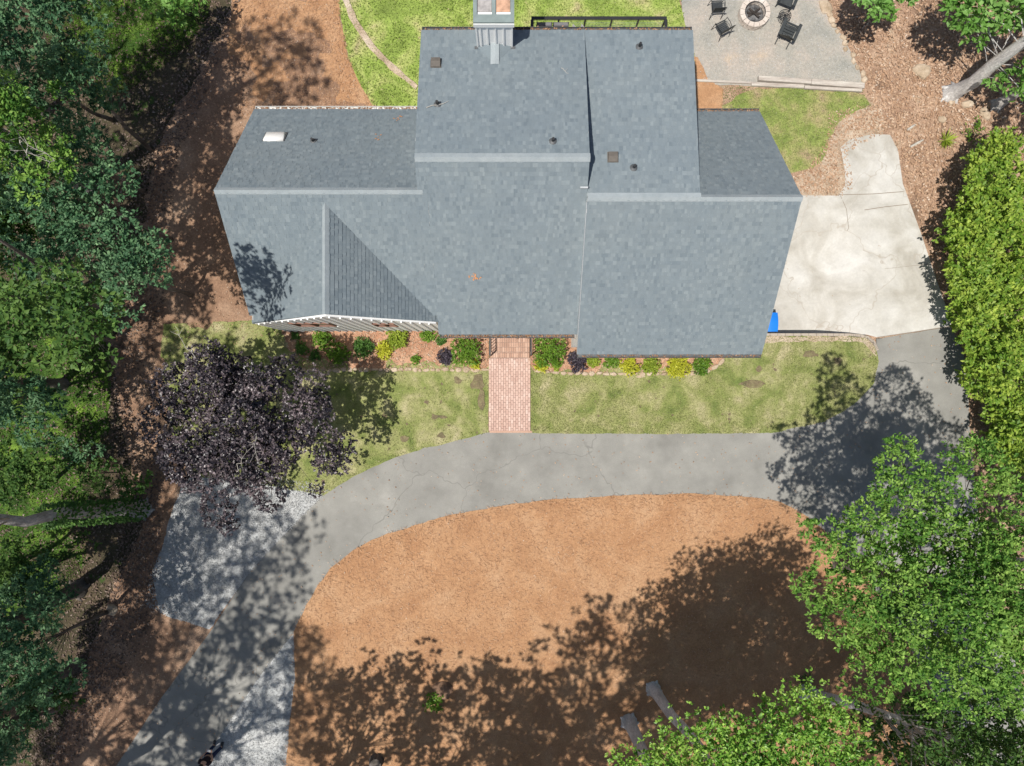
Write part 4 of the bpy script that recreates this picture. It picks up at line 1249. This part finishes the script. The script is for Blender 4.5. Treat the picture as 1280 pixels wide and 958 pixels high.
# glossy round tree bottom centre
ctree('understory_tree', 'dark leafy understory tree in the bottom right corner', (1190, 930), (1235, 935), 3.2, (2.6, 2.0, 1.2), 18, 'woods', 10, tips=120, nl=6, L=.14, Wd=.08, tr=.1)
ctree('understory_tree', 'dark shaded understory tree between the oak and the glossy tree', (1120, 890), (1140, 925), 3, (1.6, 1.5, 1.0), 12, 'woods', 9, tips=110, nl=6, L=.15, Wd=.08, tr=.1)
# hedge on the right
def shrubrow(name, label, pts, z, r, mat, seed, **kw):
    rg = random.Random(seed)
    C, R = [], []
    for (px, py) in pts:
        for k in range(7):
            zz = z * (.35 + .13 * k)
            c = W(px - 7 + rg.uniform(-17, 14), py + rg.uniform(-15, 15), zz * rg.uniform(.8, 1.25))
            C.append(tuple(c)); R.append(r * rg.choice((.4, .55, .7, .85, 1.0)))
    return tree(name, label, pts[len(pts) // 2], np.array(C), np.array(R), mat, seed=seed, flare=False, **kw)
hedges = [('upper end of the tall yellow green hedge, beside the leaf litter', [(1265, 195), (1245, 215), (1225, 240), (1270, 240), (1250, 265)]),
          ('second yellow green hedge shrub, level with the top of the parking pad', [(1220, 270), (1215, 300), (1250, 300), (1280, 290), (1275, 330)]),
          ('widest yellow green hedge shrub, right of the parking pad', [(1215, 335), (1222, 365), (1255, 350), (1285, 375), (1250, 385)]),
          ('hedge shrub in full sun right where concrete meets asphalt', [(1222, 400), (1235, 430), (1265, 415), (1290, 420), (1240, 455)]),
          ('lower hedge shrub partly shaded beside the asphalt', [(1245, 485), (1270, 460), (1258, 515), (1290, 500)]),
          ('lowest hedge shrub above the shaded leaf strip', [(1268, 545), (1290, 570), (1285, 530), (1275, 575)])]
for i, (lab, pts) in enumerate(hedges):
    shrubrow('hedge_shrub', lab, pts, 2.5, .72, 'hedge', 20 + i, tips=120, nl=7, L=.165, Wd=.09, fill=.75, tr=.05, group='tall hedge shrubs along the right edge', cat='hedge', bark='barkdark')
# tree top right with leaning trunk
ctree('hardwood_tree', 'tree with a thick pale grey trunk leaning in from the top right', (1188, 118), (1420, -20), 6, (2.4, 2.8, 1.8), 14, 'oak_bright', 12,
      tips=70, nl=7, L=.27, Wd=.13, tr=.29, bark='bark_pale', lean=(.4, .3, 11), lr=(.26, .38),
      extra=[(1235, -12, 4.6, .9), (1198, 8, 4.2, .6), (1270, 30, 3.2, .5), (1215, 14, 4.4, .8), (1250, 5, 4.6, .9), (1222, 42, 3.4, .45), (1255, 28, 3.6, .35), (1280, 10, 4, .6), (1268, 104, 3, .5), (1243, 98, 2.6, .33), (1285, 90, 3.2, .4), (1290, 128, 3.2, .4), (1200, 35, 3.6, .3)], flat=1.0)
ctree('sapling', 'small bright green sapling poking in at the top edge right of the patio', (1065, -20), (1100, -8), 3.6, (1.1, 1.0, .6), 9, 'oak_bright', 13, tips=90, nl=7, L=.25, Wd=.12, tr=.05, flare=False)
ctree('hardwood_tree', 'second grey trunk at the right edge above the hedge', (1245, 132), (1390, 60), 7, (2.0, 2.0, 1.5), 9, 'oak_bright', 14, tips=30, nl=7, L=.28, Wd=.14, tr=.2, lean=(2.2, .9, 8))
# purple tree
ctree('purple_leaf_tree', 'wide dark purple leaved tree between the gravel parking and the front lawn', (362, 535), (305, 535), 4.6, (3.15, 2.9, 1.5), 36, 'purple', 15,
      tips=230, nl=7, L=.10, Wd=.075, tr=.16, bark='barkdark', dead=3, lr=(.18, .30), fill=.7,
      extra=[(430, 555, 3.6, .45), (408, 575, 3.6, .55), (425, 580, 3.4, .4), (215, 480, 4.6, .7), (258, 450, 4.6, .7), (355, 465, 4.2, .6), (390, 480, 4.2, .6), (395, 610, 3.4, .3), (275, 635, 3.8, .7), (285, 655, 3.5, .4), (340, 620, 4, .6), (215, 560, 4.4, .6), (240, 590, 4.2, .6)])
# woods on the left
woods = [
    ('tall dark tree at the top left corner', (190, 190), (45, 40), 7, (2.6, 2.4, 1.6), 'teal', 31, {}),
    ('light green tree with bare silver twigs at the left edge', (180, 240), (28, 160), 8, (1.6, 2.2, 1.2), 'oak', 32, dict(dead=7)),
    ('dark green tree above the mulch at the left, below the silver twigs', (215, 300), (70, 235), 6.5, (2.4, 1.9, 1.4), 'teal', 33, {}),
    ('broad dark green tree reaching toward the left wing of the house', (240, 370), (95, 330), 6.2, (3.1, 2.2, 1.4), 'teal', 34, dict(extra=[(170, 320, 6, .6), (190, 312, 6, .3), (150, 350, 6, .7), (140, 300, 6, .7)])),
    ('olive green tree at the left edge below the broad dark one', (150, 430), (25, 405), 5.5, (2.2, 1.2, 1.0), 'woods', 35, {}),
    ('bluish green tree at the lower left edge', (135, 765), (35, 810), 5.5, (1.9, 2.2, 1.2), 'teal', 36, {}),
    ('low dark tree at the bottom left corner', (100, 880), (-5, 900), 5, (1.6, 1.6, 1.0), 'teal', 37, {}),
    ('low shrub tree left of the purple tree, over the ivy trunk', (150, 590), (125, 590), 1.8, (1.0, .9, .6), 'woods', 38, {}),
    ('bushy green shrub at the root of the ivy covered trunk', (178, 605), (168, 605), 1.2, (.9, .75, .5), 'shrub_deep', 39, {}),
    ('small leafy tree at the left edge above the ivy trunk', (70, 600), (20, 590), 3.5, (1.6, 1.3, .9), 'woods', 40, {}),
    ('shaded tree at the left edge below the ivy trunk', (60, 690), (10, 700), 3.5, (1.8, 1.2, .9), 'woods', 41, {}),
    ('glossy bright sapling at the top edge left of the mulch strip', (238, 20), (218, 6), 2.2, (1.3, .8, .6), 'oak_bright', 42, dict(L=.22, Wd=.11)),
    ('dark crown filling the gap between the top left tree and the silver twigs', (140, 150), (70, 120), 5, (2.2, 1.8, 1.2), 'teal', 44, {}),
    ('dark low crown between the broad dark tree and the silver twigs', (130, 290), (15, 270), 5, (2.0, 2.0, 1.2), 'woods', 45, {}),
    ('low shaded bush below the broad dark tree, by the sunny leaf patch', (110, 400), (95, 405), 2.5, (1.6, 1.0, .8), 'oak', 46, {}),
    ('dark bush directly below the middle of the ivy trunk', (90, 680), (75, 685), 2, (1.5, .8, .7), 'woods', 48, {}),
    ('low dark bush between the lower left trees', (75, 850), (55, 868), 3, (1.5, 1.2, .9), 'woods', 49, {}),
    ('deep green crown over the mossy ground at the left edge', (60, 490), (22, 500), 4, (1.5, 1.5, 1.0), 'teal', 81, {}),
    ('deep green low crown hanging over the middle of the mossy slope', (95, 560), (80, 560), 2.6, (1.3, .9, .7), 'teal', 82, {}),
    ('dark crown between the ivy trunk and the broken looking trunk base', (75, 700), (45, 735), 3.6, (1.7, 1.2, .9), 'teal', 83, {}),
    ('dark low crown right of the silver twigs above the leaf litter', (150, 250), (130, 225), 2.4, (1.2, 1.0, .7), 'teal', 84, {}),
    ('dark leafy tree at the left edge level with the front eave', (60, 455), (0, 440), 4, (1.4, 1.0, .8), 'woods', 43, {}),
]
for (lab, base_, cp, z_, rad, mt, sd_, kw) in woods:
    k2 = dict(tips=125, nl=7, L=.145, Wd=.075, tr=.1 if z_ > 3 else .04, bark='barkdark', flare=False, group='trees and shrubs of the left woods', cat='tree', lr=(.2, .36), fill=.6)
    k2.update(kw)
    ctree('woodland_tree', lab, base_, cp, z_, rad, 22 if z_ > 3 else 10, mt, sd_, **k2)

# tall trees whose crowns are beyond the frame; bases or shadows show
def tall(label, base, z, r, seed, mat='oak', tr=.3, lean=None, tips=22, n=22, off=(0, 0), rz=.45, bark='bark', L=.26):
    b = W(*base)
    C, R = lumps((b.x + off[0], b.y + off[1], z), (r, r, r * rz), n, seed, (.22, .36), -.7)
    if tips < 20: C, R, tips, L = C[:-1], R[:-1] * .82, tips * 2.3, .21
    return tree('tall_tree', label, base, C, R, mat, tips=tips, nl=6, L=L, Wd=L * .55, seed=seed, tr=tr, lean=lean, bark=bark, fill=.35)
tall('bright green tree at the bottom centre, its trunk the upper of two grey ones', (816, 860), 9.6, 4.1, 51, tr=.25, mat='holly', tips=170, L=.12, n=46, rz=.3, off=(1.1, -.45), bark='bark_pale')
tall('green tree at the bottom edge whose short grey trunk is the lower of two', (786, 901), 10.5, 2.9, 52, tr=.27, mat='holly', tips=70, L=.15, n=30, rz=.3, bark='bark_pale')
tall('ivy wrapped leaning trunk lying across the left edge', (178, 636), 14, 3.4, 53, tips=12, tr=.3, lean=(-1.9, 1.5, 12), off=(-1.5, 1.2))
tall('broken looking dark trunk base at the left, below the ivy trunk', (98, 736), 15, 3.9, 54, tr=.3, bark='barkdark', tips=9)
tall('tall tree beyond the bottom edge that shades the lower island', (650, 974), 15, 4.2, 55)
tall('tall tree beyond the bottom edge left of centre', (545, 1035), 14, 4.2, 56)
tall('tall tree beyond the bottom edge shading the left tip of the island', (388, 985), 10.5, 3.4, 57)
tall('tall tree beyond the bottom left shading the driveway', (190, 1010), 18, 4.2, 58, tips=12)
tall('tall tree just beyond the bottom edge left of the driveway', (118, 985), 20, 4.4, 74, tips=12)
tall('tall tree beyond the bottom edge right of the glossy crown', (1010, 1010), 12, 3.4, 75, tips=18)
tall('tall tree beyond the bottom edge under the glossy crown', (868, 990), 20, 3.4, 76, tips=12)
tall('very tall tree in the upper left woods shading the straw behind the house', (110, 235), 20, 2.3, 77, tips=16, off=(2.4, .2))
tall('tall tree standing hidden in the lower left woods', (60, 870), 22, 4.6, 59, tips=13, bark='barkdark', tr=.2)
tall('tall tree standing hidden in the left woods near the mossy ground', (80, 480), 12, 3.4, 60, tips=13, bark='barkdark', tr=.2)
tall('tall tree standing hidden in the left woods beside the house', (80, 385), 12, 3.4, 61, tips=11, bark='barkdark', tr=.2)
tall('tall tree standing hidden in the upper left woods', (90, 260), 13, 3.6, 62, tips=12, bark='barkdark', tr=.2)
tall('tall tree standing hidden near the top left corner', (60, 140), 13, 2.8, 63, tips=8, bark='barkdark', tr=.2)
tall('tall tree in the lower left woods shading the gravel parking', (100, 830), 20, 4.4, 64, tips=10, bark='barkdark', tr=.2)
tall('tall tree beyond the bottom edge shading the right of the island', (735, 990), 16, 3.8, 65, tips=14)
tall('tall tree beyond the bottom edge between the stump and the sprout', (505, 1010), 12, 3.6, 68)
tall('tall tree beyond the bottom left corner', (40, 1000), 14, 4.2, 66, tips=19)
tall('second tall tree beyond the bottom left corner', (-15, 1045), 18, 4.2, 78, tips=19)

ctree('tall_tree', 'high green crown that shades the front left corner of the roof', (150, 405), (66, 388), 12, (1.8, 1.5, 1.2), 14, 'woods', 71, tips=60, nl=6, L=.17, Wd=.09, tr=.16, lean=(2.5, 1.6, 11), bark='barkdark')
tall('tall tree beyond the right edge below the hedge', (1225, 695), 8, 2.3, 72, off=(-1.3, 1.0), tips=30)
# ivy on the leaning trunk
iv = []
bpt = W(178, 636)
rg = np.random.default_rng(5)
n = 1500
t = rg.uniform(.02, .42, n); a = rg.uniform(0, 6.28, n)
rad_ = .34 * (1 - .5 * t) + rg.uniform(0, .14, n)
P_ = np.stack([bpt.x - 1.9 * t + rad_ * np.cos(a), bpt.y + 1.5 * t + rad_ * np.sin(a), 12 * t], 1)
D_ = np.stack([np.cos(a), np.sin(a), rg.uniform(-.6, .6, n)], 1)
U_ = np.tile([0, 0, 1.0], (n, 1)) + rg.normal(0, .3, (n, 3))
V, T = leaf_quads(P_, D_, U_, rg.uniform(.08, .15, n), rg.uniform(.07, .12, n))
tag(np_mesh('ivy', V, T, MAT['shrub_deep']), 'green ivy climbing the leaning trunk at the left edge', 'ivy', kind='stuff')

# bed shrubs
def shrub(label, px, py, r, mat, seed, hgt=None, boxy=False, L=.085, name='shrub', tips=560, sx=1.0):
    r *= 1.12
    h = hgt or r * .9
    c = W(px, py, h * .6)
    rg = random.Random(seed)
    C, R = [], []
    if boxy:
        for i in (-1, 0, 1):
            for j in (-1, 0, 1):
                C.append((c.x + i * r * .55 * sx, c.y + j * r * .55, h * .62)); R.append(r * .46)
    else:
        for k in range(7):
            a = k * 1.05 + rg.uniform(-.4, .4); q = r * rg.uniform(.3, .58) * (k > 0)
            C.append((c.x + q * math.cos(a) * sx, c.y + q * math.sin(a), h * rg.uniform(.42, .7))); R.append(r * rg.uniform(.42, .6))
    rt = empty(name, (c.x, c.y, .05))
    tag(rt, label, 'shrub')
    Cl = np.array(C) - np.array([c.x, c.y, .05])
    V, T = rosettes(Cl, np.array(R), tips, 5, L, L * .6, seed, .6, .45, min(1.0, h / r), zmin=.0)
    np_mesh('foliage', V, T, MAT[mat], rt)
    mb = MB()
    for q in Cl:
        mb.tube([(0, 0, 0), Vector([float(x) for x in q])], [.02, .008], 4)
    mb.build('stems', MAT['barkdark'], rt)
    return rt
SH = [('tiny green shrub nearest the left end of the front gable wall', 369, 421, .17, 'shrub_deep'),
      ('small dark shrub just below the tiny one at the left end of the bed', 377, 436, .26, 'shrub_deep'),
      ('low dark shrub left of the round bright one, by the stone edging', 394, 444, .22, 'shrub_deep'),
      ('two toned shrub under the left window of the gable', 402, 425, .42, 'shrub'),
      ('round bright green shrub below the left gable window', 423, 443, .45, 'shrub'),
      ('spiky deep green shrub third from the left along the gable', 453, 435, .43, 'shrub_deep'),
      ('golden yellow shrub left of the brick walk', 481, 439, .38, 'yellow'),
      ('irregular light green shrub above the golden one', 497, 423, .48, 'lime'),
      ('small sprig with bare twigs in the open part of the bed', 519, 449, .2, 'shrub'),
      ('upright green shrub against the corner of the gable wall', 535, 420, .3, 'shrub'),
      ('low green tuft trailing right of the gable corner', 552, 425, .22, 'shrub_deep'),
      ('dark purple shrub left of the clipped box shrub', 557, 447, .37, 'blackleaf'),
      ('low yellow tuft at the foot of the left clipped shrub', 594, 456, .2, 'yellow'),
      ('lime tuft at the foot of the right clipped shrub', 676, 457, .28, 'yellow'),
      ('small lime tuft right of the lime one by the walk', 695, 457, .2, 'lime'),
      ('dark purple shrub at the corner of the garage wing', 721, 453, .4, 'blackleaf'),
      ('first small green shrub under the long dark gutter', 742, 452, .3, 'lime'),
      ('low green shrub second under the long dark gutter', 764, 451, .32, 'shrub'),
      ('round yellow shrub, left of two under the long gutter', 786, 457, .38, 'yellow'),
      ('green and yellow shrub between the two yellow ones', 814, 456, .42, 'lime'),
      ('widest yellow shrub under the long gutter', 847, 458, .5, 'yellow'),
      ('rightmost green shrub of the garage wing bed', 878, 458, .4, 'shrub')]
for i, (lab, px, py, r, mt) in enumerate(SH):
    shrub(lab, px, py, r, mt, 100 + i)
shrub('square clipped green shrub left of the front steps', 583, 440, .52, 'shrub', 140, hgt=.9, boxy=True)
shrub('square clipped green shrub right of the front steps', 687, 440, .56, 'shrub', 141, hgt=.9, boxy=True, sx=1.1)
shrub('small fern like sprout growing beside the mound on the island', 543, 877, .42, 'shrub', 142, hgt=.4, L=.14, tips=110, name='sprout')
shrub('green weeds along the path between the trunk and the hedge', 1213, 167, .42, 'shrub', 143, hgt=.3, tips=90, name='weeds')
shrub('small green weeds right of the first ones above the hedge', 1222, 155, .3, 'shrub', 144, hgt=.3, tips=90, name='weeds')
shrub('dark weed clump at the foot of the leaning oak trunk', 1005, 850, .35, 'shrub_deep', 145, hgt=.3, tips=90, name='weeds')
m_ = MB(); m_.blob((0, 0, 0), (.95, .75, .22), 12, .15, 5)
o = m_.build('soil_mound', MAT['straw_dark']); o.location = W(553, 862) ; o.location.z = .05
tag(o, 'low dark soil mound beside the green sprout on the island', 'mound')
m_ = MB(); m_.tube([(0, 0, -.05), (0, 0, .25), (.02, .02, .42)], [.34, .28, .24], 12)
o = m_.build('tree_stump', MAT['barkdark']); o.location = W(471, 950); o.location.z = .05
tag(o, 'dark stump at the bottom edge left of centre', 'stump')
# yucca
yu = W(1181, 176)
rt = empty('yucca', (yu.x, yu.y, 0)); tag(rt, 'spiky yellow green yucca below the trunk roots at the right', 'plant')
n = 46
a = RNG.uniform(0, 6.28, n)
V, T = leaf_quads(np.zeros((n, 3)) + [0, 0, .05], np.stack([np.cos(a), np.sin(a), RNG.uniform(.2, 1.2, n)], 1), np.tile([0, 0, 1.0], (n, 1)), RNG.uniform(.35, .6, n), np.full(n, .045))
np_mesh('leaves', V, T, MAT['lime'], rt)
for (px, py, L_, an, lab) in ((1145, 180, .62, .5, 'thick pale split log right of the parking pad'), (1138, 160, .4, .6, 'short pale stick above the split log')):
    p = W(px, py)
    m_ = MB(); d = Vector((math.cos(an), math.sin(an), 0)) * L_ / 2
    m_.tube([-d, d * .2, d], [.045, .055, .03], 7)
    o = m_.build('broken_branch', MAT['twig']); o.location = (p.x, p.y, .06); tag(o, lab, 'log')

# rut in the back lawn
sheet('worn_rut', [(423, -10), (431, -10), (447, 25), (466, 55), (492, 82), (522, 108), (520, 113), (488, 88), (460, 60), (440, 30)], .085, MAT['dirt'], edge=.05)

# ------------------------------------------------------------------ person
def skin_mesh(name, pts, edges, rad, mat, parent, sub=2):
    me = bpy.data.meshes.new(name)
    me.from_pydata(pts, edges, [])
    me.materials.append(mat)
    o = bpy.data.objects.new(name, me)
    COL.objects.link(o)
    o.parent = parent
    me.skin_vertices.new() if hasattr(me.skin_vertices, 'new') and not me.skin_vertices else None
    md = o.modifiers.new('skin', 'SKIN'); md.use_smooth_shade = True
    if me.skin_vertices:
        for i, r_ in enumerate(rad): me.skin_vertices[0].data[i].radius = (r_, r_) if not isinstance(r_, tuple) else r_
        me.skin_vertices[0].data[0].use_root = True
    s_ = o.modifiers.new('subsurf', 'SUBSURF'); s_.levels = sub; s_.render_levels = sub
    return o
pf = W(273, 932)
ps = empty('person', (pf.x, pf.y, .03), math.radians(-12))
tag(ps, 'person in dark top and navy trousers standing at the bottom edge holding a controller', 'person')
# pelvis root, spine, neck, head, arms, legs
pts = [(0, 0, .93), (0, 0, 1.12), (0, .0, 1.34), (0, .0, 1.47), (0, .02, 1.53), (0, .03, 1.63), (0, .03, 1.72),
       (-.18, 0, 1.40), (-.24, .05, 1.13), (-.12, .26, 1.08), (.18, 0, 1.40), (.24, .05, 1.13), (.12, .26, 1.08),
       (-.1, 0, .86), (-.14, .03, .48), (-.16, 0, .08), (-.17, .13, .04), (.1, 0, .86), (.14, .03, .48), (.16, 0, .08), (.17, .13, .04)]
ed = [(0, 1), (1, 2), (2, 3), (3, 4), (4, 5), (5, 6), (2, 7), (7, 8), (8, 9), (2, 10), (10, 11), (11, 12), (0, 13), (13, 14), (14, 15), (15, 16), (0, 17), (17, 18), (18, 19), (19, 20)]
rd = [(.15, .10), (.13, .09), (.15, .10), .06, .055, .085, .07, .06, .042, .028, .06, .042, .028, .085, .058, .04, .035, .085, .058, .04, .035]
skin_mesh('body', pts, ed, rd, MAT['skin'], ps)
spts = [pts[i] for i in (0, 1, 2, 7, 10)] + [(-.22, .03, 1.22), (.22, .03, 1.22)]
skin_mesh('shirt', spts, [(0, 1), (1, 2), (2, 3), (2, 4), (3, 5), (4, 6)], [(.17, .125), (.155, .115), (.175, .125), .085, .085, .07, .07], MAT['shirt'], ps)
tp = [(0, 0, .98), pts[13], pts[14], (-.16, 0, .1), pts[17], pts[18], (.16, 0, .1)]
skin_mesh('trousers', tp, [(0, 1), (1, 2), (2, 3), (0, 4), (4, 5), (5, 6)], [(.165, .12), .105, .08, .065, .105, .08, .065], MAT['jeans'], ps)
for sx in (-1, 1):
    m_ = MB(); m_.bevbox((sx * .165, .06, .045), (.10, .29, .09), .03); m_.build('shoe', MAT['shoe'], ps)
    m_ = MB()
    m_.bevbox((sx * .10, .31, 1.075), (.07, .09, .032), .01)
    for k in range(4):
        x_ = sx * .10 + (k - 1.5) * .018; L_ = (.055, .065, .06, .048)[k]
        m_.tube([(x_, .35, 1.08), (x_ - sx * .01, .35 + L_ * .7, 1.085), (x_ - sx * .02, .35 + L_, 1.065)], [.009, .0085, .007], 5)
    m_.tube([(sx * .07, .30, 1.085), (sx * .05, .335, 1.105), (sx * .04, .365, 1.105)], [.011, .01, .008], 5)
    m_.build('hand', MAT['skin'], ps)
m_ = MB(); m_.lathe((0, .01, 1.64), [(.10, .0), (.105, .05), (.09, .10), (.05, .135), (.01, .145)], 14); m_.build('hair', MAT['hair'], ps, True)
m_ = MB(); m_.box((0, .135, 1.63), (.025, .03, .04)); m_.build('nose', MAT['skin'], ps)
m_ = MB(); m_.box((-.033, .118, 1.66), (.022, .01, .01)); m_.box((.033, .118, 1.66), (.022, .01, .01)); m_.build('eyes', MAT['hair'], ps)
m_ = MB(); m_.box((0, .118, 1.585), (.045, .008, .008)); m_.build('mouth', MAT['grime'], ps)
ctl = MB(); ctl.bevbox((0, 0, 0), (.17, .10, .04), .01)
o = ctl.build('controller', plain('light_plastic', (.5, .5, .5), .5)); o.location = ps.matrix_basis @ Vector((0, .37, 1.11)); o.rotation_euler.z = math.radians(-12)
tag(o, 'grey remote controller held by the person at the bottom edge', 'controller')
